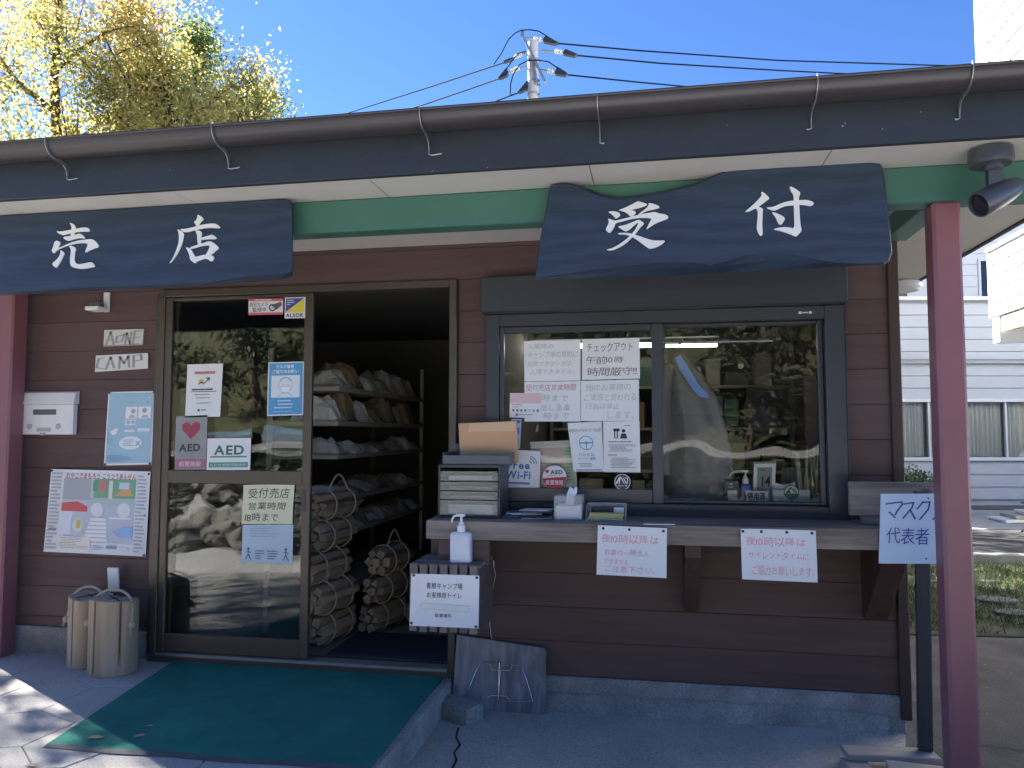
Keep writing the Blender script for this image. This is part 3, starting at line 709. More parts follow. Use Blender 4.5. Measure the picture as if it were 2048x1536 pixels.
# ---- the two big carved name boards
STROKES = {
 'uri': (90, 430, [
  [(635,205),(700,215),(765,260),(792,310),(795,360),(785,440),(765,480),(770,520),(665,535),(670,490),(690,400),(688,310),(670,250)],
  [(300,410),(380,430),(500,415),(690,380),(900,335),(1060,318),(1120,340),(1165,400),(1130,435),(1000,425),(800,445),(600,490),(480,525),(400,495),(340,460)],
  [(490,565),(600,550),(780,515),(895,475),(970,510),(1050,600),(1000,607),(900,595),(780,620),(600,670),(540,640),(488,600)],
  [(275,645),(425,700),(350,835),(390,840),(560,760),(700,705),(900,650),(1100,628),(1230,620),(1310,680),(1390,780),(1380,830),(1300,850),(1180,900),(1050,970),(1045,930),(1115,760),(1080,735),(1000,720),(850,730),(650,770),(480,830),(340,890),(270,960),(235,990),(180,920),(215,850)],
  [(400,895),(520,970),(470,1080),(420,1190),(310,1355),(280,1350),(190,1260),(290,1170),(380,1070),(420,970)],
  [(630,795),(700,795),(780,830),(812,880),(780,960),(768,1100),(770,1190),(820,1255),(900,1265),(1030,1245),(1210,1205),(1270,1270),(1300,1335),(1200,1345),(1100,1370),(950,1385),(800,1365),(700,1330),(660,1250),(660,1100),(680,980),(680,880)]]),
 'mise': (330, 420, [
  [(840,130),(880,130),(960,190),(1000,245),(930,310),(880,380),(880,420),(800,420),(795,370),(745,320),(810,260),(838,190)],
  [(400,490),(480,492),(600,475),(800,425),(1000,370),(1250,345),(1330,365),(1425,440),(1400,475),(1250,462),(1100,462),(950,482),(750,530),(600,570),(500,572),(430,540)],
  [(320,485),(400,530),(500,605),(490,680),(455,850),(390,1020),(290,1190),(150,1365),(120,1360),(200,1260),(290,1060),(345,900),(372,740),(365,600)],
  [(795,530),(890,530),(950,570),(955,620),(935,700),(930,780),(925,890),(855,890),(840,780),(835,640),(800,570)],
  [(925,720),(1090,675),(1215,630),(1300,685),(1330,720),(1310,755),(1150,750),(1000,765),(925,772)],
  [(540,955),(620,970),(680,1010),(790,1210),(860,1290),(790,1365),(760,1360),(655,1275),(640,1160),(600,1060)],
  [(640,968),(860,890),(1000,850),(1150,800),(1230,825),(1340,910),(1400,990),(1320,1040),(1210,1150),(1100,1200),(1050,1160),(1110,1070),(1175,915),(1080,910),(940,930),(690,1010)],
  [(760,1220),(900,1180),(1060,1145),(1215,1160),(1285,1230),(1210,1340),(1100,1255),(1000,1255),(840,1320),(770,1330)]]),
 'uke': (1200, 395, [
  [(465,325),(600,285),(800,190),(960,100),(1020,110),(1130,145),(1215,180),(1190,210),(1050,260),(900,300),(785,320),(870,340),(925,385),(890,440),(830,485),(775,490),(745,455),(700,410),(620,365),(540,345)],
  [(205,375),(280,355),(400,360),(490,395),(525,445),(500,495),(400,550),(370,500),(300,430),(250,400)],
  [(1240,155),(1310,150),(1400,180),(1500,220),(1530,260),(1490,285),(1350,315),(1200,350),(1100,395),(1000,455),(960,465),(1040,385),(1150,310),(1230,235),(1245,190)],
  [(195,555),(240,545),(360,600),(450,590),(700,525),(1000,445),(1150,415),(1300,395),(1370,375),(1450,390),(1540,425),(1610,425),(1700,455),(1750,500),(1735,550),(1600,600),(1420,670),(1280,760),(1185,828),(1210,760),(1280,630),(1325,545),(1200,525),(1000,525),(800,555),(600,610),(395,660),(385,720),(330,830),(270,900),(225,910),(135,830),(200,720),(230,640),(225,590)],
  [(450,745),(600,725),(800,655),(960,580),(1030,590),(1130,660),(1120,690),(1040,770),(960,870),(900,945),(820,1030),(700,1150),(560,1250),(400,1330),(300,1360),(220,1360),(165,1340),(300,1310),(420,1250),(560,1160),(680,1070),(760,990),(820,930),(900,830),(950,740),(985,660),(960,650),(880,720),(780,810),(690,870),(640,868),(560,820)],
  [(465,915),(620,910),(760,920),(900,960),(1080,1020),(1280,1090),(1420,1110),(1550,1110),(1670,1105),(1640,1160),(1550,1230),(1400,1300),(1270,1320),(1200,1280),(1080,1190),(950,1090),(820,1010),(720,970),(600,950),(465,948)]]),
 'tsuke': (1480, 365, [
  [(535,255),(580,245),(650,300),(765,410),(690,460),(580,550),(465,625),(540,650),(592,690),(580,760),(575,900),(568,1100),(580,1320),(565,1365),(520,1370),(480,1330),(435,1220),(425,1150),(440,980),(455,830),(450,740),(430,690),(390,665),(300,715),(220,750),(110,765),(200,690),(350,560),(450,460),(530,370),(560,320)],
  [(660,640),(800,640),(900,610),(1050,540),(1200,490),(1380,465),(1500,458),(1650,450),(1750,460),(1850,495),(1885,530),(1870,580),(1800,612),(1740,600),(1620,578),(1500,575),(1370,590),(1200,600),(1080,635),(900,720),(860,725),(750,695)],
  [(1265,115),(1310,110),(1420,170),(1530,250),(1540,300),(1510,360),(1500,450),(1515,600),(1525,850),(1545,1100),(1575,1210),(1560,1260),(1500,1330),(1435,1392),(1380,1370),(1200,1300),(1030,1245),(840,1210),(950,1170),(1100,1145),(1250,1155),(1385,1185),(1388,1000),(1380,750),(1368,550),(1370,380),(1360,310),(1300,230)],
  [(805,770),(870,770),(1000,820),(1110,880),(1150,930),(1120,1000),(1060,1085),(1020,1085),(970,1040),(900,880)]])}
def smooth_loop(pts, it=1):
    for _ in range(it):
        out = []
        for i in range(len(pts)):
            p, q = pts[i], pts[(i + 1) % len(pts)]
            out += [(p[0] * .75 + q[0] * .25, p[1] * .75 + q[1] * .25), (p[0] * .25 + q[0] * .75, p[1] * .25 + q[1] * .75)]
        pts = out
    return pts
SY = -0.765
def signboard(name, label, front, back, chars, loc):
    t = thing(name, label, 'sign', loc)
    F = [WY(x, y, SY) for x, y in front]; Bk = [WY(x, y, -0.70) for x, y in back]
    cx = sum(p.x for p in F) / len(F); cz = sum(p.z for p in F) / len(F)
    m = MB(); n = len(F)
    mid = [f * 0.55 + b * 0.45 for f, b in zip(F, Bk)]; mid = [Vector((p.x, SY + 0.022, p.z)) for p in mid]
    fi = [Vector((cx + (p.x - cx) * 0.996, SY, cz + (p.z - cz) * 0.985)) for p in F]
    m.loft([tuple(p) for p in fi], [tuple(p) for p in mid], capb=False); m.loft([tuple(p) for p in mid], [tuple(p) for p in Bk], capa=False)
    part('board', m, M['board'], t)
    for c in chars:
        ox, oy, st = STROKES[c]; m = MB()
        for si, poly in enumerate(st):
            w = [WY(x, y, SY) for x, y in smooth_loop(zp(ox, oy, poly))]
            m.loft([(p.x, SY - 0.0035 - .0004 * si, p.z) for p in w], [(p.x, SY + 0.001 + .0003 * si, p.z) for p in w])
        part('brushed_character', m, M['white_paint'], t)
    h = MB()
    for xx in (fi[0].x + 0.12, ) : pass
    return t
z5 = lambda pts: [(1060 + x * .3613, 310 + y * .3613) for x, y in pts]
frontR = z5([(112,172),(150,160),(185,156),(240,166),(330,206),(420,240),(500,250),(600,238),(750,210),(900,170),(1000,130),(1060,98),(1150,84),(1400,66),(1700,50),(1880,40),(1930,50),(1948,72),(1956,110),(1975,260),(1992,420),(2003,535),(1985,585),(1955,600),(1850,607),(1700,600),(1560,575),(1430,550),(1300,540),(1200,555),(1100,590),(1000,612),(900,598),(820,594),(600,610),(300,645),(30,682),(34,620),(62,440),(95,270)])
backR = z5([(112,172),(150,160),(185,156),(240,160),(330,190),(420,220),(500,232),(600,222),(750,196),(900,160),(1000,122),(1060,92),(1150,80),(1400,66),(1700,50),(1880,42),(1930,52),(1948,72),(1956,110),(1975,260),(1992,420),(2003,540),(1988,592),(1958,607),(1850,612),(1700,620),(1560,630),(1430,636),(1300,640),(1200,645),(1100,650),(1000,655),(900,660),(820,664),(600,672),(300,682),(30,694),(34,630),(62,440),(95,270)])
signboard('name_board', 'dark blue live edge board with brushed white characters above the service window', frontR, backR, ['uke', 'tsuke'], (0.24, SY, 2.1))
z6 = lambda pts: [(x * .293, 380 + y * .293) for x, y in pts]
frontL = z6([(-520,235),(-200,190),(0,176),(300,158),(600,142),(950,120),(1300,97),(1600,82),(1850,66),(1950,62),(1985,75),(1996,130),(2000,300),(2002,480),(1995,560),(1930,578),(1700,592),(1550,612),(1400,642),(1200,648),(950,655),(600,668),(300,690),(0,705),(-300,715),(-520,730),(-545,600),(-540,400)])
backL = z6([(-520,235),(-200,190),(0,176),(300,158),(600,142),(950,120),(1300,97),(1600,82),(1850,66),(1950,62),(1985,75),(1996,130),(2000,300),(2002,490),(1995,585),(1930,612),(1700,630),(1550,642),(1400,652),(1200,664),(950,676),(600,690),(300,705),(0,720),(-300,730),(-520,740),(-545,600),(-540,400)])
signboard('name_board', 'long dark board with brushed white characters hanging above the shop entrance', frontL, backL, ['uri', 'mise'], (-2.4, SY, 2.1))

# ---- notices on the left wall
YW = -0.0065
sheet('letter_plaque', 'small white plaque with the upper hand lettered word on the left wall', 'sign', [(209,660),(288,658),(285,690),(207,693)], YW - .004, M['plank'],
      [('r', 0, 0, 1, .93, (0.62, 0.62, 0.60)), ('l', [(.06,.95),(.17,.12),(.27,.95)], .06, GY_), ('l', [(.10,.62),(.25,.62)], .055, GY_),
       ('l', [(.34,.42),(.52,.30),(.47,.72),(.31,.78),(.34,.42)], .055, GY_), ('l', [(.56,.9),(.58,.2),(.68,.9),(.70,.15)], .055, GY_),
       ('l', [(.94,.12),(.78,.12),(.76,.92),(.93,.92)], .055, GY_), ('l', [(.77,.55),(.92,.50)], .055, GY_)], thick=0.008)
sheet('letter_plaque', 'white plaque with the lower hand lettered word under its twin on the left wall', 'sign', [(192,711),(296,706),(296,737),(190,744)], YW - .004, M['plank'],
      [('r', 0, 0, 1, 1, (0.70, 0.70, 0.69)), ('l', [(.16,.17),(.06,.2),(.03,.75),(.18,.85)], .048, GY_), ('l', [(.21,.88),(.29,.14),(.37,.85)], .048, GY_), ('l', [(.24,.58),(.36,.56)], .03, GY_),
       ('l', [(.46,.88),(.47,.15),(.55,.6),(.63,.12),(.65,.85)], .048, GY_), ('l', [(.73,.85),(.73,.12),(.87,.1),(.88,.42),(.74,.48)], .048, GY_)], thick=0.008)
sheet('campaign_poster', 'tall pale blue printed poster pinned beside the mail box', 'poster', [(218,784),(312,782),(303,929),(208,931)], YW, M['paper'],
      [('r', .03, .02, .97, .975, (0.36, 0.55, 0.68)), ('p', [(.03,.35),(.3,.22),(.45,.5),(.3,.8),(.03,.7)], (0.28, 0.48, 0.60)), ('r', .1,.04,.9,.12,(0.50,0.66,0.78)), ('t', 'キャンペーン', .40, .055, .76, .10, (0.30,0.30,0.52), .01),
       ('p', [(.80,.06),(.92,.09),(.80,.125)], WH), ('lines', .16,.135,.88,.16,1,(0.22,0.34,0.52),4), ('r', .40,.21,.64,.37,WH), ('r', .67,.21,.93,.37,WH), ('c', .56,.27,.05,.033,(0.45,0.42,0.48)), ('p', [(.46,.36),(.52,.31),(.6,.33),(.6,.36)], (0.5,0.5,0.58)), ('c', .80,.26,.05,.033,(0.35,0.38,0.5)), ('p',[(.72,.36),(.78,.32),(.86,.33),(.88,.36)],(0.45,0.5,0.6)),
       ('r', .40,.385,.62,.46,(0.75,0.8,0.86)), ('c', .47,.42,.04,.028,(0.5,0.45,0.5)), ('c', .57,.42,.04,.028,(0.5,0.45,0.5)), ('r', .40,.52,.62,.55,WH), ('r', .67,.50,.93,.55,(0.7,0.79,0.86)), ('p', [(.1,.54),(.2,.5),(.28,.5),(.22,.58),(.14,.59)], WH), ('c', .54,.70,.24,.09,(0.78,0.84,0.9)), ('lines', .38,.65,.62,.75,4,(0.3,0.42,0.55),9), ('l', [(.66,.68),(.74,.74)], .02, (0.3,0.42,0.55)), ('l', [(.74,.68),(.66,.74)], .02, (0.3,0.42,0.55)), ('lines', .07,.86,.60,.96,5,(0.22,0.36,0.55),2)],
      curl=0.002, pins=[(.03,.015),(.97,.015),(.03,.985),(.97,.985)])
trf = [('r', .14,.03,.865,.865,(0.55,0.58,0.66)), ('r', .14,.03,.865,.10,(0.70,0.76,0.80)), ('r', .45,.10,.865,.33,(0.20,0.42,0.26)), ('r', .14,.10,.42,.36,(0.42,0.44,0.46)), ('r', .42,.33,.865,.42,(0.48,0.55,0.56)),
       ('t', 'おやこでまもろう', .16,.035,.50,.105,RED,.02), ('t', 'こうつうあんぜん', .53,.035,.86,.105,RED,.02),
       ('p', [(.14,.40),(.30,.38),(.40,.44),(.40,.50),(.14,.50)], (0.62,0.12,0.12)), ('r', .14,.50,.25,.78,(0.72,0.76,0.84)), ('p', [(.14,.82),(.25,.52),(.27,.52),(.17,.82)], (0.75,0.78,0.86)),
       ('p', [(.66,.30),(.80,.16),(.84,.30)], (0.72,0.40,0.18)), ('r', .70,.14,.80,.22,(0.55,0.66,0.78)), ('r', .44,.12,.49,.25,(0.14,0.36,0.24)), ('r', .51,.12,.57,.25,(0.62,0.2,0.2)), ('r', .60,.12,.64,.34,(0.75,0.72,0.66)),
       ('c', .765,.47,.065,.09,(0.74,0.76,0.76)), ('c', .32,.66,.055,.09,(0.66,0.74,0.66)), ('r', .305,.60,.345,.70,(0.74,0.48,0.14)), ('c', .50,.47,.065,.085,(0.76,0.76,0.80)), ('r', .62,.555,.84,.575,WH)]
for q in range(6): trf.append(('p', [(.445 - q * .011, .57 + q * .048), (.60 + q * .004, .57 + q * .048), (.60 + q * .004, .605 + q * .048), (.438 - q * .011, .605 + q * .048)], WH))
trf += [('p', [(.66,.72),(.78,.66),(.86,.67),(.855,.80),(.74,.79)], (0.32,0.52,0.80)), ('r', .135,.80,.46,.95,(0.80,0.77,0.70)), ('lines', .15,.81,.44,.945,7,(0.45,0.43,0.42),5), ('r', .62,.89,.72,.93,(0.3,0.34,0.42)), ('r', .74,.90,.83,.96,(0.75,0.78,0.82)), ('lines', .48,.89,.60,.95,3,(0.3,0.4,0.6),6),
       ('lines', .02,.03,.125,.97,22,(0.42,0.45,0.5),7), ('lines', .88,.04,.98,.97,22,(0.42,0.45,0.5),8), ('r', .035,.71,.115,.735,(0.3,0.3,0.34))]
sheet('traffic_poster', 'large colourful road safety poster with a crosswalk picture pinned low on the left wall', 'poster', [(105,938),(303,943),(292,1113),(88,1103)], YW, M['paper'], trf, curl=0.004, pins=[(.01,.02),(.985,.03),(.97,.52),(.985,.985)])
# ---- stickers and notices on the glass door
YD = -0.0165
sheet('camera_sticker', 'red edged surveillance camera sticker at the top of the glass door', 'sticker', [(497,598),(566,597),(566,629),(497,630)], -.0305, M['lam'],
      [('r', 0,0,1,.16,(0.62,0.12,0.16)), ('r', 0,.86,1,1,(0.62,0.12,0.16)), ('t', '防犯カメラ', .04,.22,.56,.50,K,.005), ('t', '監視中', .12,.54,.52,.82,K,.005), ('c', .70,.56,.11,.24,(0.1,0.1,0.11)), ('c', .70,.56,.07,.15,(0.6,0.62,0.64)), ('p', [(.66,.4),(.95,.2),(.98,.4),(.82,.7)], (0.1,0.1,0.11)), ('lines', .2,.03,.9,.13,1,WH,1)])
sheet('security_sticker', 'blue and yellow security company sticker at the top right of the glass door', 'sticker', [(570,595),(611,594),(610,636),(569,637)], -.0305, M['lam'],
      [('p', [(.05,.05),(.95,.05),(.05,.70)], (0.07,0.08,0.30)), ('p', [(.95,.08),(.95,.72),(.05,.72)], (0.72,0.62,0.06)), ('t', 'ALSOK', .06,.77,.94,.95,(0.05,0.05,0.2),.03), ('l', [(.12,.14),(.42,.14)], .03, WH), ('l', [(.12,.24),(.48,.24)], .03, WH), ('l', [(.12,.34),(.26,.34)], .03, WH)])
sheet('award_notice', 'white sheet with red bar and small arrow drawing taped on the glass door', 'notice', [(375,729),(446,727),(440,833),(370,835)], YD, M['paper'],
      [('r', .22,.14,.80,.19,(0.58,0.20,0.22)), ('c', .42,.33,.07,.05,(0.62,0.50,0.12)), ('l', [(.34,.38),(.42,.34),(.5,.37),(.64,.27)], .02, K), ('l', [(.56,.27),(.65,.265),(.64,.32)], .02, K), ('lines', .16,.455,.86,.515,1,K,11), ('l', [(.15,.52),(.86,.52)], .012, K), ('lines', .25,.555,.78,.60,1,GY_,12), ('lines', .3,.62,.75,.66,1,GY_,3), ('lines', .32,.72,.72,.76,1,GY_,4), ('r', .36,.85,.42,.89,K), ('lines', .45,.85,.66,.89,1,K,6)])
sheet('mask_poster', 'blue poster of a face wearing a mask at the right of the glass door', 'poster', [(537,725),(608,723),(606,830),(534,832)], YD, M['paper'],
      [('r', .03,.02,.97,.98,(0.09,0.34,0.62)), ('t', 'マスク着用', .22,.05,.72,.12,WH,.015), ('t', 'ご協力のお願い', .12,.14,.86,.215,WH,.015), ('r', .10,.25,.90,.665,(0.72,0.78,0.86)),
       ('arc', .5,.43,.20,.14,0,360,.06,(0.32,0.42,0.56)), ('arc', .5,.38,.17,.10,10,170,.25,(0.35,0.44,0.58)), ('c', .43,.43,.015,.01,(0.2,0.3,0.45)), ('c', .57,.43,.015,.01,(0.2,0.3,0.45)), ('p', [(.36,.46),(.64,.46),(.62,.55),(.5,.58),(.38,.55)], (0.84,0.87,0.92)), ('l', [(.36,.46),(.64,.46),(.62,.55),(.5,.58),(.38,.55),(.36,.46)], .008, (0.35,0.44,0.58)), ('l', [(.30,.645),(.42,.58),(.58,.58),(.70,.645)], .012, (0.32,0.42,0.56)),
       ('lines', .3,.70,.72,.755,1,(0.6,0.74,0.88),3), ('lines', .3,.765,.72,.82,1,(0.6,0.74,0.88),4), ('lines', .2,.83,.86,.88,1,(0.6,0.74,0.88),5), ('lines', .18,.91,.86,.94,1,(0.4,0.6,0.8),5)])
sheet('heart_sticker', 'grey sheet with a red heart and black lettering low on the upper door pane', 'sticker', [(352,833),(415,830),(412,939),(349,940)], YD, plain('grey_film_sheet', (0.30, 0.31, 0.31), 0.3),
      [('p', [(.5,.44),(.22,.26),(.22,.16),(.33,.11),(.45,.14),(.5,.19),(.55,.14),(.67,.11),(.78,.16),(.78,.26)], (0.38,0.06,0.10)), ('t', 'AED', .13,.52,.80,.66,(0.05,0.05,0.07),.03), ('lines', .12,.70,.8,.73,1,GY_,2), ('r', .02,.80,.98,.97,(0.42,0.16,0.22)), ('t', '設置施設', .14,.84,.84,.94,(0.7,0.55,0.6),.01)])
sheet('defibrillator_notice', 'white notice with three large dark green letters over a green bar on the door', 'notice', [(415,877),(502,876),(500,940),(413,941)], YD - .003, M['paper'],
      [('t', 'AED', .16,.22,.85,.52,(0.05,0.17,0.12),.03), ('r', .08,.555,.92,.60,(0.08,0.26,0.19)), ('r', .05,.75,.95,.91,(0.10,0.32,0.24)), ('t', 'ＡＥＤ使用可能施設', .08,.785,.92,.875,(0.6,0.72,0.66))])
sheet('hours_notice', 'cream paper with handwritten opening hours on the lower door pane', 'notice', [(488,970),(590,968),(585,1048),(484,1048)], YD - .002, M['paper_cream'],
      [('t', '受付売店', .10,.08,.92,.35,K,0,.05), ('t', '営業時間', .12,.44,.86,.64,K,0,.05), ('t', '18時まで', .06,.71,.72,.93,K,0,.05)], curl=0.0025, seed=8)
sheet('guidance_sheet', 'pale blue printed sheet with small stick figures under the cream notice', 'notice', [(486,1050),(587,1049),(585,1128),(483,1124)], YD, M['paper_blue'],
      [('lines', .15,.06,.7,.34,4,(0.38,0.48,0.58),3), ('lines', .26,.66,.45,.92,4,(0.12,0.18,0.26),4), ('lines', .5,.66,.76,.92,4,(0.12,0.18,0.26),5)] +
      sum([[('c', u,.63,.025,.03,(0.10,0.14,0.2)), ('l', [(u,.66),(u,.78),(u-.05,.92)], .018, (0.10,0.14,0.2)), ('l', [(u,.78),(u+.06,.92)], .018, (0.10,0.14,0.2)), ('l', [(u-.05,.70),(u,.70),(u+.05,.74)], .015, (0.10,0.14,0.2))] for u in (.13, .87)], []), curl=0.0015)
# ---- sheets inside the service window (behind the left pane)
YI = -0.0300
def hand(rows, col, jit=.06, bold=0): return [('t', s, a, b, c, d, col, bold, jit) for s, a, b, c, d in rows]
sheet('rules_notice', 'white handwritten camp rules sheet at the upper left of the window pane', 'notice', [(1048,683),(1161,680),(1161,761),(1049,763)], YI, M['paper'], hand([('入場時の',.06,.06,.52,.20),('キャンプ場の規則に',.07,.26,.95,.42),('同意できない方は',.06,.50,.84,.64),('入場できません。',.09,.70,.90,.84)], (0.42,0.52,0.53)), curl=.001)
sheet('checkout_notice', 'white handwritten check out time sheet at the upper right of the window pane', 'notice', [(1164,679),(1279,676),(1280,757),(1164,760)], YI, M['paper'], hand([('チェックアウト',.09,.10,.88,.32),('午前10時',.07,.42,.72,.62),('時間厳守!!',.10,.70,.95,.92)], (0.20,0.14,0.18)), curl=.001, seed=5)
sheet('reception_notice', 'white handwritten reception hours sheet with reddish heading below the camp rules', 'notice', [(1049,764),(1161,762),(1161,843),(1049,843)], YI, M['paper'], hand([('受付売店営業時間',.02,.06,.92,.24)], (0.50,0.25,0.34)) + hand([('8時まで',.22,.32,.78,.50),('出し急車',.30,.56,.82,.74),('時まで',.34,.78,.80,.94)], (0.44,0.48,0.53)), curl=.001, seed=6)
sheet('courtesy_notice', 'white sheet with faint green handwriting at the lower right of the four notices', 'notice', [(1162,762),(1278,759),(1278,842),(1162,842)], YI, M['paper'], hand([('他のお客様の',.08,.08,.86,.26),('ご迷惑と思われる',.06,.32,.95,.50),('行為は禁止',.08,.56,.66,.72),('します。',.46,.76,.92,.94)], (0.46,0.55,0.56)), curl=.001, seed=9)
sheet('payment_leaflet', 'pinkish leaflet with a row of tiny coloured marks at the left of the window', 'leaflet', [(1020,786),(1083,786),(1082,836),(1019,835)], YI - .0012, M['paper'],
      [('r', 0,0,1,.42,(0.74,0.52,0.56)), ('lines', .06,.44,.40,.52,1,(0.5,0.3,0.34),7), ('lines', .06,.54,.45,.6,1,GY_,2)] + [('r', .08 + q * .13,.66,.15 + q * .13,.75,c) for q, c in enumerate([(0.1,0.3,0.4),(0.6,0.1,0.2),(0.1,0.3,0.3),(0.1,0.2,0.45),(0.6,0.6,0.62),(0.3,0.3,0.6),(0.1,0.15,0.3)])] + [('r', .2,.83,.27,.93,(0.6,0.12,0.2)), ('lines', .3,.84,.8,.92,1,GY_,3)])
sheet('narrow_leaflet', 'narrow blue leaflet under the pinkish one at the left of the window', 'leaflet', [(1023,838),(1043,838),(1040,897),(1020,897)], YI, M['paper_blue'], [('r', .1,.04,.9,.14,(0.08,0.22,0.42)), ('r', .15,.3,.85,.5,(0.12,0.3,0.55)), ('lines', .1,.6,.9,.95,4,(0.2,0.35,0.5),2)])
sheet('driver_poster', 'white sheet with blue lettering left of the printed letter in the window', 'poster', [(1135,846),(1203,843),(1208,943),(1147,943)], YI, M['paper'],
      [('t', '今日のハンドルキーパーさんは?', .02,.12,.97,.20,K), ('arc', .5,.42,.22,.145,0,360,.12,(0.12,0.38,0.62)), ('l', [(.29,.42),(.71,.42)], .03, (0.12,0.38,0.62)), ('l', [(.5,.42),(.5,.56)], .03, (0.12,0.38,0.62)), ('c', .5,.42,.05,.035,(0.12,0.38,0.62)),
       ('t', 'ハンドル', .24,.63,.72,.69,(0.06,0.25,0.5),.015), ('t', 'キーパー運動', .20,.71,.76,.77,(0.10,0.36,0.62),.01), ('lines', .2,.82,.75,.92,3,(0.3,0.36,0.45),5), ('r', .1,.96,.95,.98,(0.08,0.2,0.5))])
sheet('printed_letter', 'white printed letter with a small dark drawing at the right of the window pane', 'notice', [(1206,843),(1279,842),(1281,945),(1208,944)], YI, M['paper'],
      [('lines', .55,.07,.9,.11,1,GY_,2), ('r', .30,.16,.33,.34,K), ('r', .37,.16,.40,.34,K), ('c', .33,.17,.06,.03,K), ('c', .40,.17,.06,.03,K), ('c', .56,.19,.05,.035,K), ('p', [(.46,.34),(.50,.24),(.62,.24),(.66,.34)], K), ('lines', .14,.39,.86,.42,1,K,3), ('lines', .14,.45,.88,.60,6,GY_,4), ('lines', .12,.65,.45,.68,1,K,5), ('lines', .18,.71,.88,.92,8,GY_,6)], curl=.0008)
sheet('wifi_card', 'white card with large blue lettering half behind the drawer case', 'sign', [(1014,899),(1081,902),(1079,978),(1009,975)], YI - .0005, M['paper'],
      [('t', 'Free', .06,.30,.70,.50,(0.05,0.2,0.5),.03), ('t', 'Wi-Fi', .02,.55,.73,.76,(0.05,0.2,0.5),.03), ('arc', .68,.34,.08,.075,0,80,.35,(0.05,0.25,0.55)), ('arc', .68,.34,.16,.14,0,80,.18,(0.05,0.25,0.55)), ('arc', .68,.34,.23,.20,0,80,.12,(0.05,0.25,0.55)), ('r', 0,.84,.72,.90,(0.16,0.22,0.52)), ('lines', .05,.93,.7,.97,1,GY_,2)])
sheet('area_map', 'pale pink and green area map leaflet behind the round sticker', 'leaflet', [(1060,884),(1150,880),(1154,977),(1074,977)], 0.006, M['paper'],
      [('r', 0,0,1,.10,(0.72,0.70,0.62)), ('r', .02,.14,.75,.95,(0.74,0.56,0.54)), ('c', .45,.5,.2,.14,(0.72,0.74,0.66)), ('p', [(.7,.15),(.98,.12),(.98,.9),(.76,.9)], (0.52,0.66,0.50)), ('lines', .05,.45,.72,.92,12,(0.6,0.36,0.40),4), ('lines', .76,.2,.95,.85,10,(0.40,0.46,0.34),6)])
def disc(name, label, px, py, rpx, Y, items, mat):
    c = WY(px, py, Y); r = (WY(px + rpx, py, Y) - c).length
    t = thing(name, label, 'sticker', c); m = MB(); m.lathe([(r, 0), (r, 0.0008)], c, 36, axis=(0, -1, 0)); part('sheet', m, mat, t)
    mats = {}; pm = print_mesh(items, lambda u, v, e: Vector((c.x + (u - .5) * 2 * r, Y - .001 - e, c.z - (v - .5) * 2 * r)), mats); part('print', pm, [ink(k) for k in mats], t)
lower = [(.5 + .49 * math.cos(rad(a)), .5 + .49 * math.sin(rad(a))) for a in range(-4, 185, 9)]
disc('round_sticker', 'round red and white sticker on the lower window pane', 1109, 955, 24, -0.0345,
     [('p', lower, (0.45,0.03,0.06)), ('p', [(.19,.34),(.12,.26),(.12,.21),(.16,.18),(.19,.21),(.22,.18),(.27,.21),(.27,.26)], (0.5,0.03,0.06)), ('t', 'AED', .33,.19,.84,.36,K,.03), ('lines', .18,.40,.82,.45,1,GY_,2), ('t', '設置施設', .13,.60,.87,.80,WH,.008)], M['lam'])
disc('round_sticker', 'small round black camp emblem sticker at the lower right of the window pane', 1245, 964, 17, -0.0345,
     [('arc', .5,.5,.47,.47,0,360,.07,WH), ('l', [(.14,.58),(.34,.24),(.40,.24)], .09, WH), ('l', [(.30,.58),(.36,.30)], .06, WH), ('l', [(.44,.26),(.60,.58)], .05, WH), ('l', [(.56,.26),(.72,.58)], .05, WH), ('l', [(.66,.26),(.82,.26),(.76,.58)], .05, WH), ('t', '青根キャンプ場', .22,.66,.78,.78,WH,.01)], M['plastic_dark'])
# ---- red handwritten sheets pinned to the counter edge
sheet('night_notice', 'white sheet with faint red writing pinned under the left of the counter edge', 'notice', [(1196,1050),(1334,1056),(1333,1156),(1193,1149)], -0.418, M['paper'],
      hand([('夜10時以降は',.06,.16,.88,.36),('自車の一時出入',.12,.46,.74,.60),('できません',.10,.66,.46,.78),('ご注意下さい。',.12,.80,.84,.94)], PK, .07, 0), curl=.003, pins=[(.08,.06),(.46,.06),(.95,.06)], seed=4)
sheet('silence_notice', 'white sheet with red quiet hours writing pinned under the right of the counter edge', 'notice', [(1481,1057),(1631,1061),(1635,1165),(1484,1158)], -0.420, M['paper'],
      hand([('夜10時以降は',.07,.15,.86,.34),('サイレントタイムに',.10,.44,.90,.58),('ご協力お願いします。',.14,.70,.96,.90)], PK, .07, 0), curl=.003, pins=[(.03,.05),(.28,.05),(.62,.05),(.95,.05)], seed=2)

# ================================================================== OBJECTS AT THE ENTRANCE
def rbox(m, c, w, d, h, r=0.2, n=24, mi=0, taper=None):     # upright rounded block, rounded top and bottom
    def ring(s, z):
        out = []
        for i in range(n):
            t = 2 * math.pi * i / n; cx, sy = math.cos(t), math.sin(t); e = 2 / 5.0
            out.append((c[0] + s * w / 2 * math.copysign(abs(cx) ** e, cx), c[1] + s * d / 2 * math.copysign(abs(sy) ** e, sy), c[2] + z))
        return out
    prof = taper or [(0.90, 0), (0.98, 0.02 * h), (1, 0.06 * h), (1, 0.88 * h), (0.96, 0.95 * h), (0.80, h)]
    rs = [ring(s, z) for s, z in prof]
    for a, b in zip(rs, rs[1:]): m.loft(a, b, mi, capa=False, capb=False)
    m.face(rs[0][::-1], mi); m.face(rs[-1], mi)
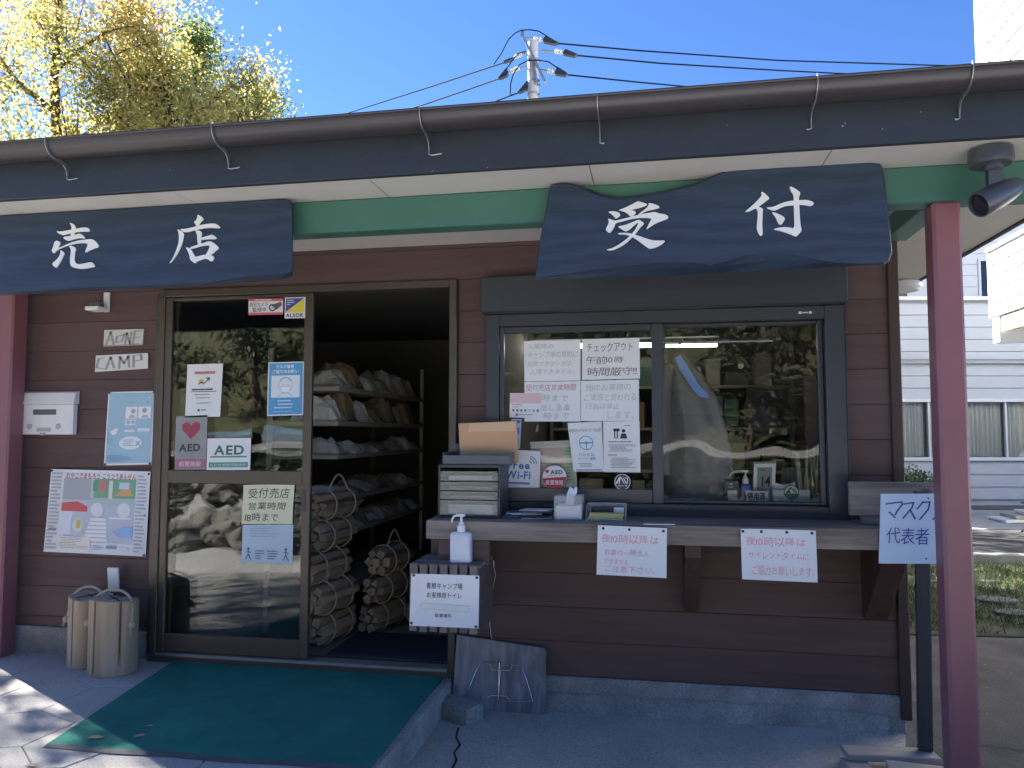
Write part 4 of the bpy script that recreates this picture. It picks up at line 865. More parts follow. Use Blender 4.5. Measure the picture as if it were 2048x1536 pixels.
# mail box
t = thing('mail_box', 'white metal mail box with dark name strip on the left wall', 'mail box', (-3.4, -0.04, 1.28))
a = WY(43, 786, -0.04); b = WY(149, 787, -0.04); c = WY(146, 869, -0.04); X0, X1, Z0, Z1 = a.x, b.x, c.z, a.z; H = Z1 - Z0; Wd = X1 - X0
m = MB(); m.box(X0 + .004, X1 - .004, -0.04, -0.003, Z0, Z0 + H * .72, 0, .004); body = part('body', m, M['white_paint'], t)
m = MB(); m.prismx([(-0.004, Z1 + .01), (-0.034, Z1), (-0.050, Z0 + H * .76), (-0.050, Z0 + H * .725), (-0.004, Z0 + H * .725)], X0 - .004, X1 + .004); part('lid', m, M['white_paint'], t)
m = MB(); m.box(X0 + Wd * .24, X0 + Wd * .67, -0.0425, -0.04, Z0 + H * .47, Z0 + H * .60); part('name_strip', m, M['plastic_grey'], t)
for u in (.18, .72):
    m = MB(); m.lathe([(.017, 0), (.017, .002), (.012, .003)], (X0 + Wd * u, -0.04, Z0 + H * .19), 18, axis=(0, -1, 0)); part('round_vent', m, plain('embossed_grey', (0.42, 0.43, 0.47), 0.6), t)
m = MB(); m.box(X0 + Wd * .32, X0 + Wd * .58, -0.0425, -0.04, Z0 + H * .07, Z0 + H * .16); m.box(X0 + Wd * .40, X0 + Wd * .48, -0.048, -0.04, Z0 - .004, Z0 + H * .05); part('latch', m, plain('embossed_grey', (0.42, 0.43, 0.47), 0.6), t)
# white angle bracket high on the wall
t = thing('wall_bracket', 'small white angle bracket high on the left wall below the long board', 'bracket', (-3.2, 0, 1.93))
a = WY(208, 585, -.01); b = WY(217, 624, -.01); c = WY(186, 618, -.09)
m = MB(); m.box(a.x, b.x + .004, -.014, -.001, b.z, a.z, 0, .002); m.box(b.x - .085, b.x + .002, -.10, -.0145, b.z, b.z + .022, 0, .002); part('plate', m, M['white_paint'], t)
m = MB(); m.box(b.x - .082, b.x - .012, -.07, -.03, b.z + .0225, b.z + .05, 0, .004); part('sensor', m, M['plastic_grey'], t)
# two sawn torch logs with rope handles
def torch(cx, cy, r, h, seed, label):
    rg = random.Random(seed); t = thing('torch_log', label, 'log', (cx, cy, SLAB_Z), 'torch logs by the door'); n = 40
    ph = [rg.uniform(0, 6) for _ in range(4)]
    cuts = [rad(-102), rad(-38), rad(80), rad(190)]
    def R(tt, z):
        base = r * (1 + .035 * math.sin(2 * tt + ph[0]) + .02 * math.sin(5 * tt + ph[1]) + .06 * (1 - z / h) * math.sin(tt + ph[2]) * .5)
        for k, q in enumerate(cuts):
            d = abs((tt - q + math.pi) % (2 * math.pi) - math.pi)
            if d < 0.055 and z > h * (.03 + .22 * (k % 2)): base *= 0.80
        return base
    tt = sorted([2 * math.pi * i / n - math.pi for i in range(n)] + sum([[q - .056, q - .05, q, q + .05, q + .056] for q in cuts], []))
    zs = [0, .01, .05, .12, .2, .3, h * .8, h - .02, h - .004, h]
    m = MB(); rings = []
    for z in zs:
        s = .97 if z in (0, h) else 1
        rings.append([(cx + R(a, z) * s * math.cos(a), cy + R(a, z) * s * math.sin(a), SLAB_Z + z + (0.012 * math.sin(a + ph[3]) if z > h * .7 else 0)) for a in tt])
    for A, B in zip(rings, rings[1:]): m.loft(A, B, capa=False, capb=False)
    m.face(rings[0][::-1])
    bd = part('trunk_piece', m, M['log'], t, smooth=True)
    e = MB(); e.face(rings[-1], 0)
    for q in (rad(-102), rad(-38)):
        e.obox((cx, cy, SLAB_Z + h + .0035), ((math.cos(q), math.sin(q), 0), (-math.sin(q), math.cos(q), 0), (0, 0, 1)), (r * .78, .004, .0012), 1)
    part('sawn_top', e, [M['endgrain'], M['groove']], t)
    rp = MB(); pts = []
    for i in range(15):
        u = i / 14; an = math.pi * u
        pts.append((cx - math.cos(an) * r * 1.04, cy - .02 + .02 * math.sin(an), SLAB_Z + h - .10 + .13 * math.sin(an) ** .7 + .02))
    pts = [(cx - r * 1.07, cy - .03, SLAB_Z + h - .12)] + pts + [(cx + r * 1.07, cy - .03, SLAB_Z + h - .12)]
    rp.tube(pts, .0075, 8)
    for sx in (-1, 1):
        rp.lathe([(.004, -.02), (.016, -.012), (.019, 0), (.015, .012), (.004, .02)], (cx + sx * r * 1.10, cy - .032, SLAB_Z + h - .125), 10)
        for q in range(5): rp.tube([(cx + sx * r * 1.1, cy - .04, SLAB_Z + h - .13), (cx + sx * (r * 1.1 + .02 * rg.random()), cy - .05 - .01 * rg.random(), SLAB_Z + h - .15 - .02 * rg.random())], .002, 4)
    part('rope_handle', rp, M['rope'], t, smooth=True)
torch(-2.875, -0.245, 0.120, 0.385, 3, 'right one of two sawn logs with rope handles, nearer the door')
torch(-3.10, -0.155, 0.105, 0.375, 9, 'left one of two sawn logs with rope handles, partly behind the other')
m = MB(); m.obox((-3.035, -0.05, .575), ((1, 0, 0), (0, 1, .3), (.15, -.3, 1)), (.035, .006, .075), 0, .003)
m.bar((-3.05, -.055, .50), (-3.10, -.045, .14), .03, .012)
single('white_plate', m, M['plastic_white'], 'white plate standing behind the left sawn log', 'plate', (-3.06, -.05, SLAB_Z))
# entrance mat
t = thing('entrance_mat', 'wide dark green entrance mat in front of the glass door', 'mat', (-1.75, -0.6, SLAB_Z))
TL = WZ(348, 1322, .14); BLc = WZ(92, 1488, .14); TR = Vector((-1.10, -.035, .14)); BRc = Vector((-1.078, -1.135, .14))
m = MB(); n = 14; rg = random.Random(4)
def mp(u, v):
    p = TL.lerp(TR, u).lerp(BLc.lerp(BRc, u), v); w = .006 * math.sin(u * 17 + 1) * (1 if v in (0, 1) else 0)
    return (p.x, p.y + w, SLAB_Z + .0105 + .0015 * math.sin(u * 9 + v * 5) + (.002 * math.sin(u * 23) if v in (0., 1.) else 0))
for i in range(n):
    for j in range(n): m.face([mp(i / n, j / n), mp((i + 1) / n, j / n), mp((i + 1) / n, (j + 1) / n), mp(i / n, (j + 1) / n)])
ring = [mp(i / n, 0) for i in range(n)] + [mp(1, j / n) for j in range(n)] + [mp(1 - i / n, 1) for i in range(n)] + [mp(0, 1 - j / n) for j in range(n)]
m.loft(ring, [(p[0], p[1], SLAB_Z + .001) for p in ring], capa=False)
part('pile', m, M['mat'], t)
m = MB()
for i in range(n):
    a = mp(i / n, 1); b = mp((i + 1) / n, 1)
    m.loft([(a[0], a[1] + .004, a[2] + .001), (b[0], b[1] + .004, b[2] + .001), (b[0], b[1] - .022, SLAB_Z + .0035), (a[0], a[1] - .022, SLAB_Z + .0035)], [(a[0], a[1] + .004, SLAB_Z + .002), (b[0], b[1] + .004, SLAB_Z + .002), (b[0], b[1] - .022, SLAB_Z + .0015), (a[0], a[1] - .022, SLAB_Z + .0015)])
part('rubber_edge', m, M['rubber'], t)
def leaf_litter(px, py, z, s, rot, label):
    p = WZ(px, py, z); m = MB(); c, sn = math.cos(rot), math.sin(rot)
    prof = [(-1, 0, .0), (-.4, .34, .25), (.3, .36, .3), (1, .05, .1), (.4, -.3, .05), (-.4, -.32, .15)]
    pts = [(p.x + (x * c - y * sn) * s, p.y + (x * sn + y * c) * s, z + .002 + h * s * .6) for x, y, h in prof]
    ctr = (p.x, p.y, z + .003)
    for i in range(6): m.face([pts[i], pts[(i + 1) % 6], ctr])
    m.loft(pts, [(q[0], q[1], q[2] - .0008) for q in pts], capa=False, capb=False)
    single('fallen_leaf', m, M['fallen'], label, 'leaf', p, group='fallen leaves at the entrance')
leaf_litter(190, 1476, SLAB_Z + .013, .032, .3, 'dry leaf on the front left corner of the green mat')
leaf_litter(278, 1473, SLAB_Z + .013, .026, .9, 'curled dry leaf on the mat right of the corner leaf')
leaf_litter(300, 1452, SLAB_Z + .013, .014, .2, 'tiny pale leaf bit behind the curled leaf on the mat')
leaf_litter(64, 1532, SLAB_Z + .002, .028, .2, 'pale leaf on the paving in front of the mat')
# slatted stand with toilet notice
t = thing('slatted_stand', 'weathered slatted wooden box hanging at the left end of the counter', 'stand', (-0.97, -0.35, .49))
xs0, xs1 = -1.134, -0.80
for i in range(7):
    w = (xs1 - xs0) / 7; x = xs0 + i * w; m = MB(); dz = random.uniform(-.003, .003)
    m.box(x + .003, x + w - .008, -.512 + random.uniform(-.002, .002), -.497, .49 + dz, .80 + dz, 0, .002); part('slat', m, M['weather'], t)
for i in range(3):
    m = MB(); y = -.495 + i * .098; m.box(xs0, xs1, y, y + .09, .782, .799, 0, .002); part('top_board', m, M['counter'], t)
m = MB(); m.box(xs1 - .018, xs1, -.494, -.205, .49, .781, 0, .002); part('side_board', m, M['weather_dark'], t)
m = MB(); m.box(xs0, xs0 + .018, -.494, -.205, .49, .781, 0, .002); part('side_board', m, M['weather_dark'], t)
m = MB(); m.box(xs0 + .02, xs1 - .02, -.222, -.206, .49, .898, 0, .002); part('back_board', m, M['weather_dark'], t)
sheet('toilet_notice', 'white notice with black lettering and a pale arrow screwed to the slatted box', 'notice', [(823,1147),(959,1151),(957,1257),(819,1251)], -0.5155, M['lam'],
      [('t', '青根キャンプ場', .23,.16,.76,.28,K,.004), ('t', 'お客様用トイレ', .24,.34,.75,.45,K,.004), ('p', [(.12,.60),(.24,.50),(.24,.555),(.87,.575),(.87,.70),(.24,.66),(.24,.72)], (0.62,0.68,0.60)), ('p', [(.14,.605),(.23,.53),(.23,.57),(.86,.59),(.86,.685),(.23,.645),(.23,.69)], (0.76,0.80,0.76)), ('t', '駐車場先', .37,.745,.61,.82,K,.004)], curl=.0012, pins=[(.04,.03),(.965,.04),(.03,.95),(.965,.965)])
def pump_bottle(name, label, c, w, d, h, mats, left=0.075, scale=1.0, group=None, bodytaper=None):
    t = thing(name, label, 'bottle', c, group); m = MB(); rbox(m, c, w, d, h, taper=bodytaper); part('body', m, mats[0], t, smooth=True)
    z = c[2] + h; m = MB()
    m.lathe([(.020 * scale, -.004), (.020 * scale, .03 * scale), (.013 * scale, .034 * scale), (.013 * scale, .045 * scale)], (c[0], c[1], z), 18)
    part('cap', m, mats[1], t, smooth=True)
    m = MB(); m.tube([(c[0], c[1], z + .043 * scale), (c[0], c[1], z + .072 * scale)], .006 * scale, 10)
    m.obox((c[0] - .004, c[1], z + .078 * scale), ((1, 0, 0), (0, 1, 0), (0, 0, 1)), (.022 * scale, .013 * scale, .007 * scale), 0, .004)
    m.tube([(c[0] - .015, c[1], z + .079 * scale), (c[0] - left * .75, c[1], z + .073 * scale), (c[0] - left * .95, c[1], z + .062 * scale), (c[0] - left * 1.05, c[1], z + .044 * scale)], [.006, .0058, .0056, .005], 8)
    part('pump', m, mats[1], t, smooth=True); return t
pump_bottle('sanitizer_bottle', 'milky white pump bottle standing on the slatted box', (-0.905, -0.43, 0.7995), .102, .06, .142, (M['plastic_bottle'], M['plastic_white']), left=.045)
m = MB(); s0 = WY(985, 1120, -.2); s1 = WY(983, 1277, -.06)
m.tube([s0, WY(991, 1150, -.19), WY(981, 1200, -.15), WY(979, 1245, -.10), s1], .0022, 6); m.lathe([(.004, -.015), (.006, 0), (.004, .012)], WY(987, 1126, -.2), 8)
single('hanging_string', m, M['string'], 'pale string hanging from the box to the leaning plywood', 'string', s1, smooth=True)
# plywood and wire stand
q = [WY(913, 1271, -.022), WY(1094, 1281, -.022)]; t = thing('plywood_board', 'grey weathered plywood sheet leaning against the wall under the counter', 'board', (-.82, -.06, .004))
zt = q[0].z; x0, x1 = q[0].x, q[1].x
def lean(x, z, e=0.0): k = z / zt; return (x, -.085 + .06 * k - e, .006 + z)
poly = [(x0 - .004, 0), (x1 - .012, 0), (x1, .012), (x1 - .002, zt - .055), (x1 - .012, zt - .042), (x0 + .006, zt)]
m = MB(); m.loft([lean(x, z, .012) for x, z in poly], [lean(x, z) for x, z in poly]); part('panel', m, M['ply'], t)
t = thing('wire_stand', 'bent steel wire book stand hooked on the leaning plywood', 'wire stand', (-.8, -.11, .02))
def wp(pts, e=.02): 
    out = []
    for x, y in pts:
        p = WY(x, y, -.09); out.append(lean(p.x, p.z - .006, e))
    return out
zz8 = lambda pts: [(780 + x * .3027, 1080 + y * .3027) for x, y in pts]
m = MB(); m.tube(wp(zz8([(718, 1060), (720, 960), (728, 838), (860, 835), (900, 930), (945, 1062), (720, 1066)])), .0028, 8); part('front_loop', m, M['steel'], t, smooth=True)
m = MB(); m.tube(wp(zz8([(712, 1050), (716, 820), (595, 815), (560, 880), (500, 1040)]), .016), .0024, 8); part('rear_loop', m, M['steel'], t, smooth=True)
m = MB(); m.tube(wp(zz8([(655, 825), (672, 862), (790, 866), (805, 838)]), .03), .0024, 8); part('page_hook', m, M['steel'], t, smooth=True)
m = MB(); m.tube(wp(zz8([(655, 1045), (670, 1015), (780, 1020), (802, 1056)]), .045), .0024, 8); part('page_hook', m, M['steel'], t, smooth=True)
# mortar block on the ground
f0 = Vector((-.911, -.321, 0)); eL = Vector((-.197, .095, 0)); eR = Vector((.066, .115, 0)); h = .086
bm_ = bmesh.new(); bmesh.ops.create_cube(bm_, size=1.0); bmesh.ops.bevel(bm_, geom=bm_.edges[:], offset=.06, segments=2, affect='EDGES'); bmesh.ops.subdivide_edges(bm_, edges=bm_.edges[:], cuts=2, use_grid_fill=True)
m = MB(); ctr = f0 + (eL + eR) / 2; rg = random.Random(2)
vs = []
for v in bm_.verts:
    p = ctr + eL * v.co.x + eR * v.co.y + Vector((0, 0, (v.co.z + .5) * h)); p += Vector((rg.uniform(-1, 1), rg.uniform(-1, 1), rg.uniform(-.5, .5))) * .0022
    p.z = max(p.z, .004); vs.append(p)
bm_.verts.index_update(); m.idx(vs, [[v.index for v in f.verts] for f in bm_.faces]); bm_.free()
single('concrete_block', m, M['block'], 'rough mortar block lying at the corner of the entrance platform', 'block', (ctr.x, ctr.y, .004), smooth=True)

# ================================================================== ON THE COUNTER
t = thing('drawer_case', 'dark desktop case with four clear drawers at the left end of the counter', 'drawer case', (-.9, -.15, CZ))
x0, x1, y0, y1, zb, ztp = -1.057, -.745, -.30, -.075, CZ, 1.252
m = MB(); m.box(x0, x0 + .010, y0, y1, zb, ztp, 0, .002); m.box(x1 - .010, x1, y0, y1, zb, ztp, 0, .002); m.box(x0 + .010, x1 - .010, y0, y1, ztp - .016, ztp, 0, .002); m.box(x0 + .010, x1 - .010, y0, y1, zb, zb + .012, 0, .002); m.box(x0 + .01, x1 - .01, y1 - .006, y1, zb + .012, ztp - .016)
part('shell', m, M['plastic_dark'], t)
dz = [(zb + .016, zb + .088), (zb + .092, zb + .132), (zb + .136, zb + .178), (zb + .182, zb + .230)]
for k, (a, b) in enumerate(dz):
    m = MB(); m.box(x0 + .012, x1 - .012, y0 - .004, y0 - .0005, a, b, 0, .001); m.box(x0 + .014, x1 - .014, y0, y1 - .012, a + .002, a + .004); m.box(x0 + .014, x0 + .017, y0, y1 - .012, a + .004, b - .004); m.box(x1 - .017, x1 - .014, y0, y1 - .012, a + .004, b - .004)
    m.box(x0 + .03, x1 - .03, y0 - .014, y0 - .0045, b - .010, b - .002, 0, .002)
    d = part('drawer', m, M['clear'], t)
    p = MB(); hgt = [.045, .012, .014, .02][k]
    p.box(x0 + .05, x1 - .04, y0 + .012, y1 - .03, a + .005, a + .005 + hgt, 0, .002)
    part('papers', p, [M['paper'], plain('beige_papers', (0.42, 0.41, 0.36), 0.7), plain('beige_papers2', (0.36, 0.36, 0.33), 0.7), M['paper']][k], d)
t = thing('letter_tray', 'dark shallow tray with a clear front on top of the drawer case', 'tray', (-.88, -.15, ztp))
m = MB(); m.box(x0 + .018, x1 + .045, -.285, -.282, ztp + .001, ztp + .045, 0, .001); m.box(x0 + .018, x1 + .045, -.282, -.09, ztp + .001, ztp + .005); m.box(x0 + .018, x0 + .021, -.282, -.09, ztp + .005, ztp + .06); m.box(x1 + .042, x1 + .045, -.282, -.09, ztp + .005, ztp + .06); m.box(x0 + .018, x1 + .045, -.093, -.09, ztp + .005, ztp + .10)
m.box(x0 + .05, x1 + .043, -.12, -.095, ztp + .005, ztp + .098, 0, .002)
part('tray_body', m, M['plastic_grey'], t)
t = thing('brown_envelope', 'orange brown envelope with shiny tape standing in the letter tray', 'envelope', (-.86, -.16, ztp))
e4 = [WY(x, y, -.16) for x, y in [(917, 847), (1033, 842), (1037, 925), (921, 925)]]
m = MB(); m.loft([tuple(p) for p in e4], [(p.x, p.y + .012, p.z) for p in e4]); part('envelope_body', m, M['kraft'], t)
e5 = [WY(x, y, -.1625) for x, y in [(940, 847), (1031, 844), (1032, 862), (936, 864)]]
m = MB(); m.loft([tuple(p) for p in e5], [(p.x, p.y + .0018, p.z) for p in e5]); part('tape', m, M['kraft2'], t)
t = thing('brochure_pile', 'loose pile of dark and white brochures right of the drawer case', 'brochures', (-.6, -.2, CZ)); rg = random.Random(6)
for k in range(9):
    a = rg.uniform(-.25, .25); m = MB(); m.obox((-.655 + rg.uniform(-.02, .10), -.23 + rg.uniform(-.02, .03), CZ + .003 + k * .0046), ((math.cos(a), math.sin(a), .02), (-math.sin(a), math.cos(a), 0), (0, 0, 1)), (.075, .05, .0016), 0, .0008)
    part('brochure', m, [M['paper'], M['paper_blue'], ink((0.08, 0.10, 0.16)), ink((0.14, 0.16, 0.22))][k % 4], t)
t = thing('tissue_box', 'clear acrylic tissue box with a white tissue on the counter', 'tissue box', (-.45, -.24, CZ))
p0 = WY(1108, 1043, -.30); p1 = WY(1164, 1043, -.30); x0, x1 = p0.x, p1.x; zt2 = CZ + .115
m = MB()
for bx in [(x0, x1, -.30, -.297, CZ + .001, zt2), (x0, x1, -.178, -.175, CZ + .001, zt2), (x0, x0 + .003, -.297, -.178, CZ + .001, zt2), (x1 - .003, x1, -.297, -.178, CZ + .001, zt2), (x0 + .003, x1 - .003, -.297, -.178, CZ + .001, CZ + .004)]: m.box(*bx)
part('acrylic_case', m, M['clear2'], t)
m = MB(); m.box(x0 + .006, x1 - .006, -.292, -.182, CZ + .005, CZ + .068, 0, .004); part('tissue_pack', m, M['paper'], t)
m = MB(); cx = (x0 + x1) / 2
rings = []
for z, w, d, ox in [(CZ + .068, .02, .018, 0), (CZ + .095, .016, .010, .004), (CZ + .12, .022, .012, .012), (CZ + .142, .017, .006, .022)]:
    rings.append([(cx + ox + w * math.cos(a * math.pi / 6) * (1 + .25 * (a % 2)), -.237 + d * math.sin(a * math.pi / 6) * (1 + .3 * ((a + 1) % 2)), z + (.008 * ((a * 5) % 3) if z > CZ + .13 else 0)) for a in range(12)])
for A, B in zip(rings, rings[1:]): m.loft(A, B, capa=False, capb=False)
m.face(rings[-1]); part('tissue', m, M['paper'], t, smooth=True)
t = thing('note_tray', 'clear tray holding a yellow note pad and dark pen box on the counter', 'tray', (-.26, -.24, CZ))
a = WY(1172, 1043, -.30).x; b = WY(1252, 1043, -.30).x
m = MB()
for bx in [(a, b, -.30, -.297, CZ + .001, CZ + .012), (a, b, -.153, -.15, CZ + .001, CZ + .075), (b - .003, b, -.297, -.153, CZ + .001, CZ + .075), (a, a + .003, -.297, -.153, CZ + .001, CZ + .075), (a + .003, b - .003, -.297, -.153, CZ + .001, CZ + .004)]: m.box(*bx)
part('tray_body', m, M['clear2'], t)
m = MB()
for k in range(4): m.obox((a + .088 + .002 * k, -.24, CZ + .009 + k * .0065), ((1, .03 * k, 0), (-.03 * k, 1, 0), (0, 0, 1)), (.082, .045, .003), 0, .001)
part('note_pad', m, plain('yellow_pad', (0.60, 0.56, 0.22), 0.6), t)
m = MB(); m.box(a + .02, b - .012, -.185, -.157, CZ + .005, CZ + .055, 0, .003); part('pen_box', m, M['plastic_dark'], t)
m = MB(); m.box(b - .062, b - .014, -.196, -.187, CZ + .03, CZ + .056, 0, .001); part('label_card', m, M['paper'], t)
m = MB(); p = WZ(1318, 1049, CZ); m.obox((p.x, p.y, CZ + .0015), ((1, .1, 0), (-.1, 1, 0), (0, 0, 1)), (.07, .018, .0012)); single('paper_slip', m, M['paper'], 'white slip of paper lying at the front edge of the counter', 'paper', (p.x, p.y, CZ))
t = thing('wooden_panel', 'weathered upright plank closing the right end of the counter', 'panel', (1.05, -.2, CZ))
a = WY(1697, 963, -.20); b = WY(1872, 962, -.20); m = MB(); m.box(a.x, b.x, -.215, -.18, CZ + .04, a.z, 0, .004); part('plank', m, M['counter'], t)
m = MB(); m.box(a.x + .05, b.x - .08, -.225, -.17, CZ + .001, CZ + .04, 0, .004); part('foot_block', m, M['counter'], t)
m = MB(); m.box(a.x + .30, b.x - .03, -.232, -.2155, CZ + .06, a.z - .03, 0, .003); part('cleat', m, M['weather_dark'], t)
# standing board sign at the right
t = thing('board_sign', 'light blue hand lettered board on a dark stake beside the red post', 'sign', (1.1, -.42, 0))
YS = -.435
q = [WY(x, y, YS) for x, y in [(1762, 988), (1936, 987), (1938, 1128), (1758, 1127)]]
m = MB(); m.loft([(p.x, YS, p.z) for p in q], [(p.x, YS + .008, p.z) for p in q]); part('board', m, M['blueboard'], t)
def PS(u, v, e): 
    p = q[0] * (1 - u) * (1 - v) + q[1] * u * (1 - v) + q[2] * u * v + q[3] * (1 - u) * v; return Vector((p.x, YS - e, p.z))
mats = {}; IN = (0.05, 0.08, 0.33)
pm = print_mesh([('l', [(.06,.145),(.24,.115),(.25,.15),(.19,.25),(.17,.30)], .020, IN), ('l', [(.10,.26),(.17,.34)], .020, IN),
                 ('l', [(.27,.145),(.38,.125),(.36,.20),(.26,.35)], .020, IN), ('l', [(.34,.23),(.40,.36)], .022, IN),
                 ('l', [(.49,.11),(.42,.22)], .018, IN), ('l', [(.48,.125),(.565,.115),(.55,.22),(.45,.37)], .020, IN),
                 ('l', [(.63,.14),(.74,.125),(.72,.22),(.60,.37)], .018, IN), ('l', [(.68,.24),(.76,.36)], .018, IN),
                 ('t', '代表者', .075,.48,.56,.73,IN,.0,.05)], PS, mats)
part('lettering', pm, [ink(c) for c in mats], t)
for u, v in [(.55, .065), (.53, .93)]:
    p = PS(u, v, 0); m = MB(); m.lathe([(.004, 0), (.003, .003)], p, 8, axis=(0, -1, 0)); part('screw', m, M['plastic_dark'], t)
sx = WY(1848, 1200, YS + .02).x
m = MB(); m.loft([(sx - .030 + .02, y, .03) for y in (YS + .009, YS + .045)] + [(sx + .030 + .02, y, .03) for y in (YS + .045, YS + .009)], [(sx - .032, y, 1.165) for y in (YS + .009, YS + .045)] + [(sx + .032, y, 1.165) for y in (YS + .045, YS + .009)]); 
m = MB(); m.bar((sx - .012, YS + .027, .074), (sx + .006, YS + .027, 1.16), .055, .034, 0, .004, up=(0, 1, 0)); part('stake', m, wood('dark_stake', (0.022, 0.026, 0.030), (0.060, 0.066, 0.072), 2, 0.9, 0.6, 0.3), t)
for k, (qx, qy, hx, hy, rz) in enumerate([(.955, -.44, .185, .055, .06), (1.02, -.60, .115, .055, -.12), (.82, -.62, .05, .16, .12)]):
    m = MB(); m.obox((qx, qy, [.0605, .0605, .0225][k]), ((math.cos(rz), math.sin(rz), 0), (-math.sin(rz), math.cos(rz), 0), (0, 0, 1)), (hx, hy, [.013, .013, .022][k]), 0, .003); part('base_plank', m, M['plank'], t)
# flood light under the eave
t = thing('flood_light', 'dark bullet shaped flood light on a bracket under the right eave', 'lamp', (1.27, -.87, 2.49))
L0 = Vector((1.268, -.845, 2.49))
m = MB(); m.lathe([(.062, 0), (.076, -.006), (.078, -.055), (.070, -.066), (.03, -.068)], L0, 28); part('ceiling_base', m, M['lamp_grey'], t, smooth=True)
m = MB(); m.lathe([(.034, -.066), (.034, -.085), (.026, -.09)], L0 + Vector((.008, 0, 0)), 18); m.box(L0.x - .016, L0.x + .030, -.862, -.856, 2.325, 2.41, 0, .002); m.box(L0.x - .016, L0.x + .030, -.834, -.828, 2.325, 2.41, 0, .002); m.tube([(L0.x + .012, -.868, 2.338), (L0.x + .012, -.822, 2.338)], .008, 10); part('swivel', m, M['lamp_grey'], t, smooth=True)
ax = Vector((-.86, -.30, -.46)).normalized(); hc = Vector((1.283, -.845, 2.305))
m = MB(); m.lathe([(.006, -.125), (.022, -.115), (.036, -.09), (.045, -.05), (.050, 0), (.050, .085), (.047, .09), (.044, .088), (.044, .07)], hc, 28, axis=ax); part('head', m, M['lamp_grey'], t, smooth=True)
m = MB(); m.lathe([(.0435, .0705), (.0435, .073)], hc, 28, axis=ax); part('lens', m, M['lens'], t)

# ================================================================== INSIDE THE SHOP (seen through door and window)
t = thing('store_shelf', 'open shelf rack seen through the shop doorway', 'shelf', (-2.15, 1.2, .165))
SX0, SX1, SYA, SYB = -2.42, -1.95, .55, 2.35
lv = [.42, .78, 1.0, 1.27, 1.48, 1.70]
for z in lv:
    m = MB(); m.box(SX0, SX1, SYA, SYB, z - .028, z, 0, .003); part('shelf_board', m, M['shelf'], t)
for x in (SX0 + .015, SX1 - .018):
    for y in ((SYA - .016, SYB + .016) if x < -2.2 else (SYB + .016,)):
        m = MB(); m.box(x - .015, x + .015, y - .015, y + .015, .165, 1.95, 0, .003); part('upright', m, M['shelf'], t)
ORD = ['first', 'second', 'third', 'fourth', 'fifth', 'sixth', 'seventh', 'eighth', 'ninth', 'tenth', 'eleventh', 'twelfth']
film_shiny = film('crinkled_film', (0.55, 0.56, 0.55), 0.75, 0.12)
rg = random.Random(12)
names = {.42: 'lowest', .78: 'second lowest', 1.0: 'third', 1.27: 'fourth', 1.48: 'fifth', 1.70: 'top'}
for z in lv[1:]:
    y = SYA + .06; kq = 0
    while y < SYB - .2:
        w = rg.uniform(.12, .24); h = rg.uniform(.04, .10) * (1.9 if z > 1.4 else 1.0); d = rg.uniform(.12, .18); cy = y + w / 2; cx = SX1 - d - .02 + rg.uniform(-.02, .04); y += w + rg.uniform(.01, .08)
        m = MB(); nu, nv = 9, 7; G = []
        for i in range(nu):
            row = []
            for j in range(nv):
                u, v = i / (nu - 1) * 2 - 1, j / (nv - 1) * 2 - 1
                bul = max(0, (1 - u ** 4) * (1 - v ** 4)); row.append((cx + v * d, cy + u * w / 2, z + .003 + h * bul * (0.75 + .5 * rg.random()) + .012 * rg.random()))
            G.append(row)
        for i in range(nu - 1):
            for j in range(nv - 1): m.face([G[i][j], G[i + 1][j], G[i + 1][j + 1], G[i][j + 1]])
        rim = [G[i][0] for i in range(nu)] + [G[-1][j] for j in range(1, nv)] + [G[i][-1] for i in range(nu - 2, -1, -1)] + [G[0][j] for j in range(nv - 2, 0, -1)]
        m.loft(rim, [(p[0], p[1], z + .001) for p in rim], capa=False)
        colr = rg.choice([(0.46, 0.44, 0.40), (0.62, 0.61, 0.57), (0.52, 0.48, 0.41), (0.30, 0.22, 0.16), (0.58, 0.60, 0.61)])
        kq += 1; single('plastic_packet', m, plain('packet_%.2f_%.2f' % colr[:2], colr, 0.14, 0.3, 20.0), '%s plastic packet from the door on the %s board of the store shelf' % (ORD[kq - 1], names[z]), 'packet', (cx, cy, z), group='packets on the %s shelf board' % names[z])
